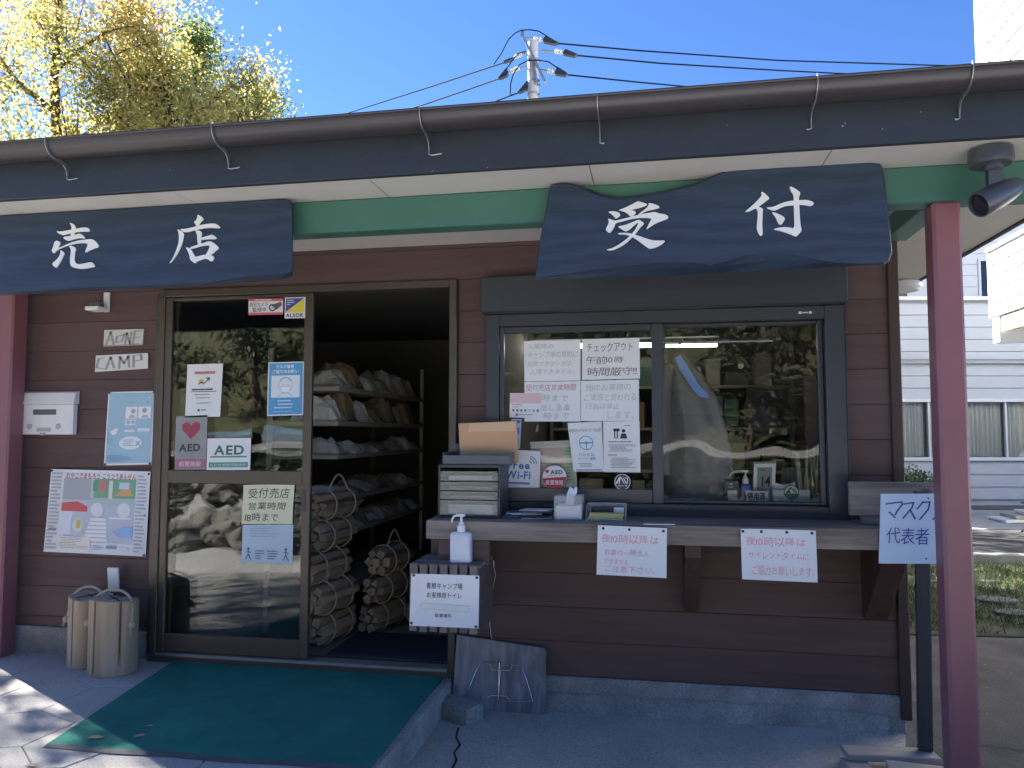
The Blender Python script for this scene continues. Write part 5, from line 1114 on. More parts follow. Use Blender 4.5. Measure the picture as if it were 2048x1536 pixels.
# firewood: bundles and stacked round logs at the foot of the shelf
def splitlog(m, p, ax, L, r, seed):
    g_ = random.Random(seed); ax = Vector(ax).normalized(); e = ax.orthogonal().normalized(); f = ax.cross(e); k = g_.choice([3, 4, 5]); a0 = g_.uniform(0, 6)
    ring = [(math.cos(a0 + 2 * math.pi * i / k + g_.uniform(-.25, .25)) * r * g_.uniform(.8, 1.1), math.sin(a0 + 2 * math.pi * i / k) * r * g_.uniform(.8, 1.1)) for i in range(k)]
    A = [tuple(Vector(p) - ax * L / 2 + e * x + f * y) for x, y in ring]; B = [tuple(Vector(p) + ax * L / 2 + e * x * 1.05 + f * y * .95) for x, y in ring]
    m.loft(A, B)
def bundle(c, L, r, yaw, label, seed):
    t = thing('firewood_bundle', label, 'firewood', (c[0], c[1], c[2]), 'firewood in the doorway'); ax = Vector((math.cos(yaw), math.sin(yaw), 0)); sd = Vector((-math.sin(yaw), math.cos(yaw), 0)); g_ = random.Random(seed)
    offs = [(0, 0)] + [(math.cos(i * math.pi / 3) * r * .62, math.sin(i * math.pi / 3) * r * .62) for i in range(6)]
    for i, (a, b) in enumerate(offs):
        m = MB(); splitlog(m, Vector(c) + sd * a + Vector((0, 0, r + b)) + ax * g_.uniform(-.02, .02), ax, L * g_.uniform(.92, 1.05), r * .36, seed * 10 + i); part('split_log', m, M['firewood'], t)
    m = MB()
    for o in (-.25, .25):
        m.tube([Vector(c) + ax * L * o + sd * math.cos(a * math.pi / 8) * r * 1.05 + Vector((0, 0, r + math.sin(a * math.pi / 8) * r * 1.05)) for a in range(17)], .005, 6)
    p0 = Vector(c) + ax * L * .25 + Vector((0, 0, 2 * r)); p1 = Vector(c) - ax * L * .25 + Vector((0, 0, 2 * r))
    m.tube([p0.lerp(p1, i / 8) + Vector((0, 0, .09 * math.sin(math.pi * i / 8))) - sd * .03 for i in range(9)], .006, 6)
    part('rope', m, M['rope'], t, smooth=True)
tiers = ['lowest', 'second lowest', 'middle', 'second highest', 'highest']
for k in range(5):
    bundle((-1.935 + .02 * math.sin(k * 2.1), .40 + .03 * math.cos(k * 1.7), .167 + k * .182), .40, .098 - .003 * k, rad(82 + 5 * math.sin(k * 3)), 'roped firewood bundle, %s of the stack just inside the doorway' % tiers[k], k + 1)
for k in range(3):
    bundle((-1.715 + .015 * k, .78, .167 + k * .175), .38, .09, rad(76 + 4 * k), 'roped firewood bundle, %s of the short stack behind the tall one' % ['bottom', 'middle', 'top'][k], k + 11)
for k, (x, y, r_) in enumerate([(-1.50, .86, .085), (-1.36, .95, .07)]):
    m = MB(); m.tube([(x, y - .05, .167 + r_), (x + .01, y + .20, .167 + r_)], [r_ * .98, r_ * 1.02], 18)
    single('round_log', m, M['firewood'], ['larger', 'smaller'][k] + ' round log lying on the shop floor beside the firewood', 'log', (x, y, .167), smooth=True, group='round logs in the doorway')
m = MB(); m.box(-1.82, -1.10, .14, .62, .166, .178, 0, .003); single('inner_mat', m, plain('navy_mat', (0.022, 0.032, 0.05), .95, .1, 40, .4), 'dark blue floor mat just inside the open doorway', 'mat', (-1.46, .38, .166))
m = MB(); m.box(-1.50, -1.14, 2.6, 3.1, .166, .62, 0, .01); single('store_chest', m, M['plastic_grey'], 'dark chest on the floor deep inside the shop', 'chest', (-1.3, 2.8, .166))
# office behind the service window
t = thing('office_desk', 'dark desk ledge inside the service window', 'desk', (0.2, .3, .165))
m = MB(); m.box(-.80, 1.10, .125, .60, 1.018, 1.045, 0, .003); part('desk_top', m, M['plastic_dark'], t)
for x in (-.76, 1.06):
    m = MB(); m.box(x - .02, x + .02, .14, .58, .166, 1.017); part('leg_panel', m, M['plastic_dark'], t)
DZ = 1.0455
t = thing('tube_lamp', 'lit white fluorescent tube hanging inside the office', 'lamp', (-.2, 1.5, 2.03))
m = MB(); m.tube([(-.88, 1.5, 2.035), (.43, 1.5, 2.022)], .017, 12); part('tube', m, glow('tube_glow', (1.0, 0.96, 0.85), 2.2), t, smooth=True)
m = MB(); m.box(-.90, .45, 1.46, 1.54, 2.075, 2.12, 0, .004); part('fixture', m, M['plastic_dark'], t)
m = MB(); m.box(.05, .08, 1.40, 1.43, 2.0, 2.43); part('hanger', m, M['shelf'], t)
m = MB(); m.box(-.6, -.57, 1.49, 1.51, 2.1, 2.43); part('hanger', m, M['plastic_dark'], t)
# hanging jacket
t = thing('padded_jacket', 'grey padded jacket with blue lining hanging inside the window', 'jacket', (.22, .25, 1.07))
JY = .25
def J(px, py, dy=0.0): p = WY(px, py, JY); return Vector((p.x, JY + dy, p.z))
rows = [(706, 1350, 1368), (722, 1346, 1380), (745, 1340, 1400), (770, 1338, 1416), (795, 1336, 1430), (822, 1337, 1440), (850, 1338, 1447), (880, 1337, 1455), (910, 1335, 1463), (940, 1334, 1467), (970, 1336, 1470), (1000, 1340, 1472)]
m = MB(); n = 40; rings = []; fine = []
for (a, b) in zip(rows, rows[1:]):
    for s in range(4): fine.append(tuple(a[i] + (b[i] - a[i]) * s / 4 for i in range(3)))
fine.append(rows[-1])
for k, (py, xa, xb) in enumerate(fine):
    A = J(xa, py); B = J(xb, py); c = (A + B) / 2; w = (B.x - A.x) / 2; puff = 1 + .05 * abs(math.sin(k * math.pi / 3.5))
    rings.append([(c.x + w * puff * math.cos(2 * math.pi * i / n) * (1 + .05 * math.sin(5 * 2 * math.pi * i / n + k * .13)), JY + .075 * puff * (0.5 + .5 * min(1, k / 10)) * math.sin(2 * math.pi * i / n) * (1 + .25 * math.sin(3 * 2 * math.pi * i / n + k * .06) + .16 * math.sin(7 * 2 * math.pi * i / n - k * .1)), c.z) for i in range(n)])
for A, B in zip(rings, rings[1:]): m.loft(A, B, capa=False, capb=False)
m.face(rings[-1]); m.face(rings[0][::-1]); part('jacket_body', m, M['jacket'], t, smooth=True)
m = MB(); ln = [(1350, 716), (1361, 709), (1372, 727), (1384, 748), (1398, 770), (1419, 791), (1414, 796), (1400, 794), (1386, 780), (1372, 758), (1358, 738)]
P_ = [WY(x, y, JY - .122) for x, y in ln]; m.loft([tuple(p) for p in P_], [(p.x, p.y + .006, p.z) for p in P_]); part('lining', m, M['lining'], t)
m = MB(); s0 = [(1342, 730), (1332, 760), (1326, 800), (1324, 850), (1325, 900), (1328, 950)]
m.tube([J(x, y, -.02) for x, y in s0], [.03, .04, .045, .045, .042, .036], 12); part('sleeve', m, M['jacket'], t, smooth=True)
m = MB(); m.tube([J(1356, 706), J(1358, 690), J(1366, 684), J(1366, 676)], .004, 6); part('hanger_hook', m, M['steel'], t)
m = MB(); m.tube([(.03, .27, 1.90), (.62, .27, 1.90)], .010, 8); single('hanging_rail', m, M['steel'], 'thin rail the grey jacket hangs from inside the window', 'rail', (.3, .27, 1.90), smooth=True)
# small things on the desk
p = WZ(1466, 1003, DZ); 
sheet('code_card', 'small black card with a blank white square on the desk', 'card', [(1449, 962), (1477, 962), (1479, 1003), (1453, 1003)], .14, M['plastic_dark'], [('r', .14,.46,.84,.92,WH), ('r', .36,.1,.54,.2,(0.6,0.6,0.6)), ('lines', .2,.26,.8,.36,1,(0.6,0.6,0.6),2)], thick=.004)
pb = WY(1492, 1006, .17); pump_bottle('blue_sanitizer', 'white and blue pump bottle on the desk inside the window', (pb.x, .17, DZ), .058, .05, .098, (M['plastic_blue'], M['plastic_white']), left=.075, scale=.85)
m = MB(); rbox(m, (pb.x, .17, DZ + .045), .0595, .0515, .045, taper=[(1, 0), (1, .035), (.96, .045), (.75, .054)]); o_ = single('bottle_shoulder', m, M['plastic_white'], 'white upper half of the pump bottle on the desk', 'bottle', (pb.x, .17, DZ + .045), smooth=True); bpy.data.objects.remove(o_)
sheet('used_label', 'white card with bold black handwriting leaning on the pump bottle', 'card', [(1490, 981), (1537, 982), (1536, 1005), (1494, 1004)], .125, M['paper'], [('t', '使用済', .06,.12,.86,.86,K,.02,.04)], thick=.002)
t = thing('digital_calendar', 'white digital calendar showing a two digit date on the desk', 'calendar', (WY(1530, 1000, .2).x, .2, DZ))
c4_ = [WY(x, y, .19) for x, y in [(1508, 924), (1552, 923), (1549, 1003), (1506, 1003)]]
m = MB(); m.loft([(p.x, .19, p.z) for p in c4_], [(p.x, .215, p.z) for p in c4_]); part('case', m, M['plastic_white'], t)
def PC(u, v, e):
    p = c4_[0] * (1 - u) * (1 - v) + c4_[1] * u * (1 - v) + c4_[2] * u * v + c4_[3] * (1 - u) * v; return Vector((p.x, .19 - e, p.z))
mats = {}; LC = (0.26, 0.31, 0.30)
pm = print_mesh([('r', .16,.14,.84,.96,LC), ('r', .02,0,.98,.05,(0.25,0.27,0.3)), ('t', '14', .38,.36,.78,.64,K,.01), ('lines', .24,.18,.76,.24,1,K,2), ('t', '10:10', .22,.80,.76,.90,K)], PC, mats)
part('display', pm, [ink(c) for c in mats], t)
t = thing('card_box', 'white card box with round green emblem at the right of the desk', 'box', (WY(1583, 1008, .13).x, .17, DZ))
q1 = WY(1546, 1007, .13); q2 = WY(1621, 1007, .13); q3 = WY(1546, 979, .13)
m = MB(); m.box(q1.x, q2.x, .13, .22, DZ, q3.z, 0, .002); part('carton', m, M['paper'], t)
m = MB(); m.prism([(q1.x, q3.z), (q1.x + .02, q3.z + .03), (q1.x + .06, q3.z + .022), (q1.x + .115, q3.z + .035), (q1.x + .12, q3.z)], .17, .175); part('flap', m, M['paper'], t)
cc = WY(1583, 985, .129); R_ = .038; mats = {}
pm = print_mesh([('c', .5,.5,.5,.5,(0.06,0.22,0.14)), ('c', .5,.5,.43,.43,WH), ('p', [(.5 + .43 * math.cos(rad(a)), .5 + .43 * math.sin(rad(a))) for a in range(10, 171, 10)], (0.06,0.22,0.14)), ('l', [(.18,.54),(.44,.2),(.5,.2)], .09, K), ('l', [(.5,.2),(.74,.54)], .06, K), ('l', [(.62,.2),(.84,.5)], .05, K), ('c', .36,.48,.07,.07,K)], lambda u, v, e: Vector((cc.x + (u - .5) * 2 * R_, .1285 - e, cc.z - (v - .5) * 2 * R_)), mats)
part('emblem', pm, [ink(c) for c in mats], t)
a = WY(1326, 990, .16); b = WY(1407, 990, .16); m = MB(); m.loft([(a.x + .0, .10, DZ + .001), (b.x - .02, .10, DZ + .001), (b.x - .02, .24, DZ + .001), (a.x, .24, DZ + .001)], [(a.x - .01, .09, DZ + .026), (b.x, .09, DZ + .026), (b.x, .25, DZ + .026), (a.x - .01, .25, DZ + .026)], capb=False)
m.loft([(a.x + .004, .104, DZ + .004), (b.x - .024, .104, DZ + .004), (b.x - .024, .236, DZ + .004), (a.x + .004, .236, DZ + .004)], [(a.x - .006, .094, DZ + .026), (b.x - .004, .094, DZ + .026), (b.x - .004, .246, DZ + .026), (a.x - .006, .246, DZ + .026)], capb=False)
single('coin_tray', m, M['paper_blue'], 'shallow blue grey money tray at the left of the desk', 'tray', ((a.x + b.x) / 2, .17, DZ))
c0_ = WY(1640, 1000, .12); m = MB(); rgx = random.Random(1)
rings = [[(c0_.x + .035 * s * math.cos(i * .5236) * (1 + .3 * rgx.random()), .14 + .03 * s * math.sin(i * .5236), DZ + z) for i in range(12)] for s, z in [(1.1, 0), (1, .02), (.6, .035), (.1, .045)]]
for A, B in zip(rings, rings[1:]): m.loft(A, B, capa=False, capb=False)
single('white_cloth', m, M['paper'], 'crumpled white cloth in the right corner of the desk', 'cloth', (c0_.x, .14, DZ), smooth=True)
m = MB(); a = WY(1570, 915, .35); 
m.box(a.x, a.x + .13, .34, .50, DZ, DZ + .17, 0, .004); single('cardboard_box', m, plain('grey_card', (0.22, 0.21, 0.2), .8), 'grey cardboard box behind the emblem box on the desk', 'box', (a.x + .06, .42, DZ))
m = MB(); a = WY(1594, 905, .24); m.tube([(a.x, .24, DZ + .001), (a.x, .24, a.z)], .006, 8); m.tube([(a.x - .02, .24, a.z), (a.x + .04, .24, a.z + .015)], .006, 8); m.lathe([(.03, 0), (.03, .006)], (a.x, .24, DZ), 16)
single('clear_stand', m, M['clear2'], 'thin clear acrylic stand behind the emblem box', 'stand', (a.x, .24, DZ), smooth=True)
# bundle of sticks, folder and film hanging at the right of the office
t = thing('stick_bundle', 'bundle of pale sticks standing in the right corner of the window', 'sticks', (.80, .2, DZ)); rgx = random.Random(4)
for i in range(9):
    m = MB(); x = .725 + i * .011; m.tube([(x, .14 + .05 * rgx.random(), DZ + .02), (x - .02 + .05 * rgx.random(), .16, DZ + .22 + .10 * rgx.random())], .0048, 6); part('stick', m, M['shelf'], t)
m = MB(); m.box(.73, .80, .20, .235, DZ, DZ + .14, 0, .002); single('green_folder', m, plain('olive_folder', (0.14, 0.17, 0.05), .5), 'olive green folder standing behind the pale sticks', 'folder', (.76, .21, DZ))
m = MB(); a = WY(1612, 752, .4); b = WY(1640, 935, .4); m.loft([(a.x - .01, .40, a.z), (a.x + .05, .40, a.z + .02), (b.x + .01, .40, b.z), (b.x - .07, .40, b.z + .02)], [(a.x - .01, .41, a.z), (a.x + .05, .41, a.z + .02), (b.x + .01, .41, b.z), (b.x - .07, .41, b.z + .02)])
single('hanging_card', m, plain('mauve_card', (0.16, 0.12, 0.12), .6), 'mauve brown card hanging in the right of the window', 'card', (b.x, .40, b.z))
m = MB(); G = []; rgx = random.Random(8)
for i in range(12):
    row = []
    for j in range(18):
        u, v = i / 11, j / 17; p = WY(1512 + 95 * u - 30 * v * (1 - u), 655 + 215 * v, .6 + .06 * rgx.random()); row.append(tuple(p))
    G.append(row)
for i in range(11):
    for j in range(17): m.face([G[i][j], G[i + 1][j], G[i + 1][j + 1], G[i][j + 1]])
single('hanging_film', m, film('crumpled_clear_film', (0.10, 0.09, 0.09), .55, .10), 'crumpled clear plastic film hanging at the right of the office', 'plastic film', WY(1550, 870, .6))
t = thing('office_shelf', 'wide shelf rack along the rear of the office', 'shelf', (.2, 2.7, .165))
for z in (.75, 1.10, 1.45, 1.80):
    m = MB(); m.box(-.85, 1.08, 2.55, 2.95, z - .025, z, 0, .003); part('shelf_board', m, M['shelf'], t)
for x in (-.87, .1, 1.10):
    m = MB(); m.box(x - .014, x + .014, 2.56, 2.94, .166, 2.15); part('upright', m, M['indoor'], t)
rgx = random.Random(21); colr = [(0.32, 0.08, 0.06), (0.10, 0.16, 0.28), (0.30, 0.28, 0.24), (0.42, 0.40, 0.36), (0.14, 0.12, 0.11), (0.30, 0.20, 0.10), (0.10, 0.20, 0.14)]; cn = ['red', 'blue', 'beige', 'pale', 'black', 'brown', 'green']
seen = {}
for zi, z in enumerate((.75, 1.10, 1.45, 1.80)):
    x = -.78; k = 0
    while x < 1.0:
        w = rgx.uniform(.10, .22); h = rgx.uniform(.10, .27); q = rgx.randrange(7)
        if not (.0 < x < .1 or x < .1 < x + w + .02) and x + w < 1.06:
            m = MB(); m.box(x, x + w, 2.58, 2.80, z + .0005, z + h, 0, .004); lb = '%s storage box, %s from the left on the %s board of the office shelf' % (cn[q], ORD[k], ['lowest', 'second', 'third', 'top'][zi]); k += 1
            single('storage_box', m, plain('carton_%d' % q, colr[q], .6), lb, 'box', (x + w / 2, 2.69, z), group='%s boxes on office shelf board %d' % (cn[q], zi + 1))
        x += w + rgx.uniform(.01, .05)

# ================================================================== BACKGROUND RIGHT: white sided house
O = WD(1800, 865, 15.0); E1 = Vector((_r.x, _r.y, 0)).normalized(); NR = -Vector((_a.x, _a.y, 0)).normalized(); UP = Vector((0, 0, 1))
house = thing('white_house', 'white sided house with curtained windows behind the shop at the right', 'house', (O.x, O.y, 0))
def hb(m, s0, s1, t0, t1, z0, z1, mi=0, b=0.0):
    c = Vector((O.x, O.y, 0)) + E1 * (s0 + s1) / 2 + NR * (t0 + t1) / 2 + UP * (z0 + z1) / 2
    return m.obox(c, (E1, NR, UP), ((s1 - s0) / 2, (t1 - t0) / 2, (z1 - z0) / 2), mi, b)
m = MB(); hb(m, -5, -.05, -.3, -.03, 0, 4.0); hb(m, -.05, 7, -.3, -.03, 0, .9); hb(m, -.05, 7, -.3, -.03, 2.02, 4.0); hb(m, -.05, 7, -.36, -.30, .9, 2.02); front_w = part('ground_floor_wall', m, M['siding_grey'], house)
z = .12
while z < 3.98:
    z1 = min(z + .235, 3.99)
    spans = [(-5, 7)] if (z1 < .9 or z > 2.0) else [(-5, -.05)]
    for a_, b_ in spans:
        m = MB(); c = Vector((O.x, O.y, 0)) + E1 * (a_ + b_) / 2
        lo, hi = z, z1
        if a_ == -5 and b_ == 7: lo = max(lo, 0) 
        m.loft([c - E1 * (b_ - a_) / 2 + NR * t_ + UP * zz_ for t_, zz_ in [(-.028, lo), (.006, lo), (-.010, hi - .004), (-.028, hi - .004)]], [c + E1 * (b_ - a_) / 2 + NR * t_ + UP * zz_ for t_, zz_ in [(-.028, lo), (.006, lo), (-.010, hi - .004), (-.028, hi - .004)]])
        part('siding_board', m, M['siding_grey'], front_w)
    z += .24
m = MB(); hb(m, -.05, 7, -.02, .04, .86, .93, 0, .005); hb(m, -.05, 7, -.02, .05, 2.0, 2.06, 0, .005)
for s in (-.05, .55, 1.25, 2.05, 2.9, 4): hb(m, s, s + .035, -.05, .02, .93, 2.0)
wf = part('window_frame', m, M['white_paint'], house)
for s0, s1 in ((-.015, .55), (.585, 1.25), (1.285, 2.05), (2.085, 2.9), (2.935, 4.0)):
    m = MB(); hb(m, s0, s1, -.03, -.026, .931, 1.999); part('window_pane', m, M['glass'], wf)
    m = MB(); n = 26; 
    pts = [Vector((O.x, O.y, 0)) + E1 * (s0 + .02 + (s1 - s0 - .04) * i / n) + NR * (-.12 + .022 * math.sin(i * 1.9 + s0 * 7)) for i in range(n + 1)]
    for p_, q_ in zip(pts, pts[1:]): m.face([p_ + UP * .94, q_ + UP * .94, q_ + UP * 1.99, p_ + UP * 1.99])
    part('curtain', m, M['curtain'], wf, smooth=True)
m = MB(); hb(m, -5, 7, -.1, .10, 3.995, 4.07, 0, .01); part('ledge', m, M['white_paint'], house)
m = MB(); hb(m, -5, 7, -3.0, -1.2, 4.0, 8.2); up_w = part('upper_wall', m, M['siding_grey'], house)
zq = 4.02
while zq < 8.1:
    m = MB(); hb(m, -5, 7, -1.198, -1.175, zq, zq + .235, 0, .006); part('siding_board', m, M['siding_grey'], up_w); zq += .24
for s0, s1, za, zb_ in ((-1.2, .82, 4.12, 4.62), (1.36, 1.92, 4.12, 5.05), (2.4, 3.4, 4.12, 5.05)):
    m = MB(); hb(m, s0, s1, -1.172, -1.16, za, zb_); part('upper_window', m, M['lens'], up_w)
m = MB()
for s0, s1, za, zb_ in ((-1.2, .82, 4.12, 4.62), (1.36, 1.92, 4.12, 5.05), (2.4, 3.4, 4.12, 5.05)):
    hb(m, s0 - .05, s0, -1.172, -1.14, za, zb_); hb(m, s1, s1 + .05, -1.172, -1.14, za, zb_); hb(m, s0 - .05, s1 + .05, -1.172, -1.14, zb_, zb_ + .05); hb(m, s0 - .05, s1 + .05, -1.172, -1.14, za - .05, za)
part('upper_frame', m, M['siding_grey'], up_w)
m = MB(); base_c = Vector((O.x, O.y, 0)) + UP * 2.77 + NR * .05; m.tube([base_c - E1 * 4, base_c + E1 * 6], .022, 8); m.tube([base_c - E1 * 4 + UP * .07, base_c + E1 * 6 + UP * .07], .014, 8)
part('conduit_pipe', m, M['pole'], house, smooth=True)
# sunny wing with parapet, coming forward at the right
wing = thing('white_wing', 'sunlit white sided upper wing jutting forward at the right edge', 'house', (5.2, 9.0, 0))
WX0 = 5.17
m = MB(); m.box(WX0 + .03, 10.5, 2.0, 9.02, 3.18, 4.24); m.box(5.06, 10.5, 2.0, 8.78, 4.9, 11.0); m.box(6.6, 10.5, 2.0, 8.9, 0, 3.17); m.box(5.6, 10.5, 2.0, 8.7, 4.25, 4.89); core = part('wing_core', m, M['siding'], wing)
def sidings(x, ya, yb, z0, z1, st):
    z = z0
    while z < z1 - .02:
        hi = min(z + st, z1); m = MB(); m.prismx([(0, 0)] * 0 or [], x, x) if False else None
        m.loft([(x + a_, ya, b_) for a_, b_ in [(.03, z + .008), (-.018, z), (.004, hi - .002), (.03, hi - .002)]], [(x + a_, yb, b_) for a_, b_ in [(.03, z + .008), (-.018, z), (.004, hi - .002), (.03, hi - .002)]])
        part('siding_board', m, M['siding'], core); z += st
sidings(WX0, 2.0, 9.05, 3.19, 4.22, .205)
sidings(5.03, 2.0, 8.81, 4.9, 10.9, .30)
m = MB(); m.box(WX0 - .024, WX0 + .06, 9.051, 9.09, 3.18, 4.224, 0, .004); m.box(5.03 - .024, 5.09, 8.812, 8.85, 4.9, 10.95, 0, .004); part('corner_board', m, M['siding'], wing)
m = MB(); m.box(WX0 - .05, WX0 + .2, 1.98, 9.1, 4.225, 4.275, 0, .008); part('coping', m, M['white_paint'], wing)
m = MB(); m.box(WX0 + .02, WX0 + .10, 2.0, 8.75, 2.93, 3.165, 0, .005); part('rusty_beam', m, M['rust'], wing)
m = MB(); m.box(WX0 + .0, WX0 + .55, 8.8, 9.03, 2.78, 3.17, 0, .006); part('beam_end', m, M['siding'], wing)
# hedge in front of the house, stepping stones, board pile, gutter of weeds
def foliage(n, fn, size, seed, tone=None, droop=.0):
    r = np.random.default_rng(seed); P = fn(n, r); n = len(P)
    d = r.normal(size=(n, 3)); d[:, 2] -= droop; d /= np.linalg.norm(d, axis=1)[:, None]
    s = r.normal(size=(n, 3)); s -= (s * d).sum(1)[:, None] * d; s /= np.linalg.norm(s, axis=1)[:, None]
    L = size * r.uniform(.65, 1.25, n)[:, None]; Wd_ = L * .46
    V = np.stack([P, P + d * L * .5 + s * Wd_ * .5, P + d * L, P + d * L * .5 - s * Wd_ * .5], 1).reshape(-1, 3)
    tn = r.random(n) if tone is None else np.clip(tone(P, r), 0, 1); return V, tn
def foliage_mesh(name, V, tn, mat, org):
    n = len(tn); me = bpy.data.meshes.new(name); me.vertices.add(4 * n); me.vertices.foreach_set('co', (V - np.array(org)).astype(np.float32).ravel())
    me.loops.add(4 * n); me.loops.foreach_set('vertex_index', np.arange(4 * n, dtype=np.int32)); me.polygons.add(n); me.polygons.foreach_set('loop_start', np.arange(0, 4 * n, 4, dtype=np.int32)); me.polygons.foreach_set('loop_total', np.full(n, 4, dtype=np.int32))
    me.update(calc_edges=True); me.validate()
    at = me.attributes.new('tone', 'FLOAT', 'FACE'); at.data.foreach_set('value', tn.astype(np.float32)); me.materials.append(mat); return me
def fpart(name, V, tn, mat, parent, kind=None):
    o = bpy.data.objects.new(name, foliage_mesh(name, V, tn, mat, ORG[parent])); COL.objects.link(o); o.parent = parent; ORG[o] = ORG[parent]; return tag(o, kind=kind)
def shrub(label, c, rx, ry, h, n, size, mat, seed, name='shrub'):
    t = thing(name, label, 'shrub', c)
    def fn(n, r):
        th = r.uniform(0, 2 * np.pi, n); ph = np.arccos(r.uniform(-.2, 1, n)); q = r.uniform(.55, 1.0, n) * (1 + .18 * np.sin(5 * th + seed) * np.sin(3 * ph))
        return np.stack([c[0] + rx * q * np.cos(th) * np.sin(ph), c[1] + ry * q * np.sin(th) * np.sin(ph), c[2] + h * .35 + h * .65 * q * np.cos(ph)], 1)
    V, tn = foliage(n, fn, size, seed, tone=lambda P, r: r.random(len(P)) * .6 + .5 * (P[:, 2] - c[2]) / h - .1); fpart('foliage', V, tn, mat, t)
    m = MB(); rgx = random.Random(seed)
    for k in range(6): m.tube([(c[0] + rgx.uniform(-.1, .1), c[1] + rgx.uniform(-.1, .1), 0), (c[0] + rgx.uniform(-.7, .7) * rx, c[1] + rgx.uniform(-.7, .7) * ry, c[2] + h * .7)], [.02, .008], 6)
    part('stem', m, M['bark'], t)
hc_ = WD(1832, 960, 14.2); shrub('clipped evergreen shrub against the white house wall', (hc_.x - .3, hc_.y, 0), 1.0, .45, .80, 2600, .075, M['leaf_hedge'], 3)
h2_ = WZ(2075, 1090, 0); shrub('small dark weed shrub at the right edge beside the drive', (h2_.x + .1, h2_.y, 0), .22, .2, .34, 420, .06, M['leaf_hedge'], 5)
for i, (px, py, rx, ry) in enumerate([(1990, 1205, .16, .12), (2030, 1232, .15, .11), (1975, 1168, .09, .07)]):
    p = WZ(px, py, 0); m = MB(); rgx = random.Random(i); ring = [(p.x + rx * math.cos(a * .5236) * rgx.uniform(.85, 1.1), p.y + ry * math.sin(a * .5236) * rgx.uniform(.85, 1.1)) for a in range(12)]
    m.loft([(x, y, .0) for x, y in ring], [(x, y, .03) for x, y in ring], capb=False); m.loft([(x, y, .03) for x, y in ring], [(p.x + (x - p.x) * .9, p.y + (y - p.y) * .9, .036) for x, y in ring], capa=False)
    single('stepping_stone', m, M['stone'], ['flat pale stepping stone in the grass by the post', 'flat stepping stone at the right edge of the grass', 'smallest flat stone at the back of the grass'][i], 'stone', (p.x, p.y, 0), group='stepping stones in the grass')
t = thing('board_pile', 'pile of white boards with a bright green sheet in the yard at the right', 'board pile', WZ(2035, 1045, 0))
bp_ = WZ(2030, 1047, 0); rgx = random.Random(2)
for k in range(4):
    m = MB(); a_ = .1 - .09 * k; m.obox((bp_.x + .55 + .15 * k, bp_.y + .25, .06 + .055 * k), ((math.cos(a_), math.sin(a_), .03), (-math.sin(a_), math.cos(a_), 0), (0, 0, 1)), (.75 - .05 * k, .28, .022), 0, .004); part('board', m, [M['white_paint'], M['plank'], M['white_paint'], M['plank']][k], t)
for dx in (-.12, .5):
    m = MB(); m.box(bp_.x + dx - .1, bp_.x + dx, bp_.y + .02, bp_.y + .5, 0.012, .037); part('skid', m, M['plank'], t)
m = MB(); G = [[(bp_.x + .35 + i * .16, bp_.y + .02 + j * .1, .262 + .04 * rgx.random() + (.05 if 0 < j < 5 else 0)) for j in range(7)] for i in range(8)]
for i in range(7):
    for j in range(6): m.face([G[i][j], G[i + 1][j], G[i + 1][j + 1], G[i][j + 1]])
rim = [G[i][0] for i in range(8)] + [G[-1][j] for j in range(1, 7)] + [G[i][-1] for i in range(6, -1, -1)] + [G[0][j] for j in range(5, 0, -1)]
m.loft(rim, [(p[0], p[1], p[2] - .03) for p in rim], capa=False); part('green_sheet', m, M['greensheet'], t, smooth=True)
# grass
def gfn(n, r):
    u = r.random(n); v = r.random(n); x = 1.35 + 6.0 * u; y0 = 1.87 + .08 * (x - 1.3); P = np.stack([x, y0 + (3.0) * v, np.full(n, .01)], 1)
    den = np.sin(P[:, 0] * 3.1 + 1) * np.sin(P[:, 1] * 2.7) + .5 * np.sin(P[:, 0] * 9 + P[:, 1] * 7); return P[den + r.normal(size=n) * .5 > -.25]
r_ = np.random.default_rng(4); P = gfn(26000, r_); n = len(P); d = r_.normal(size=(n, 3)) * [.5, .5, .15] + [0, 0, .8]; d /= np.linalg.norm(d, axis=1)[:, None]
L = r_.uniform(.025, .085, n)[:, None]; s = np.cross(d, r_.normal(size=(n, 3))); s /= np.linalg.norm(s, axis=1)[:, None]; s *= .0045
V = np.stack([P - s, P + s, P + d * L + s * .2, P + d * L - s * .2], 1).reshape(-1, 3)
me = foliage_mesh('grass', V, r_.random(n), M['grass'], (0, 0, 0)); o = bpy.data.objects.new('grass', me); COL.objects.link(o); tag(o, kind='stuff')

# ================================================================== UTILITY POLE AND WIRES
PY = 11.0; p0 = WY(1066, 85, PY)
z2 = lambda x, y: (970 + x * .11721, 40 + y * .11721)
pole = thing('utility_pole', 'pale concrete utility pole with insulators behind the roof', 'utility pole', (p0.x, PY, 0))
m = MB(); m.tube([(p0.x, PY, 0), (p0.x, PY, p0.z * .6), (p0.x, PY, p0.z)], [.16, .13, .105], 20); part('shaft', m, M['pole'], pole, smooth=True)
def Pz(x, y, dy=0.0): q = z2(x, y); return WY(q[0], q[1], PY + dy)
m = MB(); m.bar(Pz(640, 180, -.13), Pz(640, 280, -.13), .06, .06); m.bar(Pz(640, 275, -.13), Pz(900, 780, -.13), .05, .05); m.bar(Pz(800, 600, -.18), Pz(1030, 1060, -.18), .05, .05); m.bar(Pz(820, 700, -.13), Pz(890, 1090, -.13), .03, .03); part('steel_arm', m, M['zinc'], pole)
m = MB()
for zz in (700, 1040, 1270): m.lathe([(.125, -.02), (.125, .02)], Pz(830, zz), 18)
for zz in (1040, 1110, 1275): m.bar(Pz(900, zz, -.05), Pz(940, zz, -.05), .04, .04)
part('band', m, M['zinc'], pole)
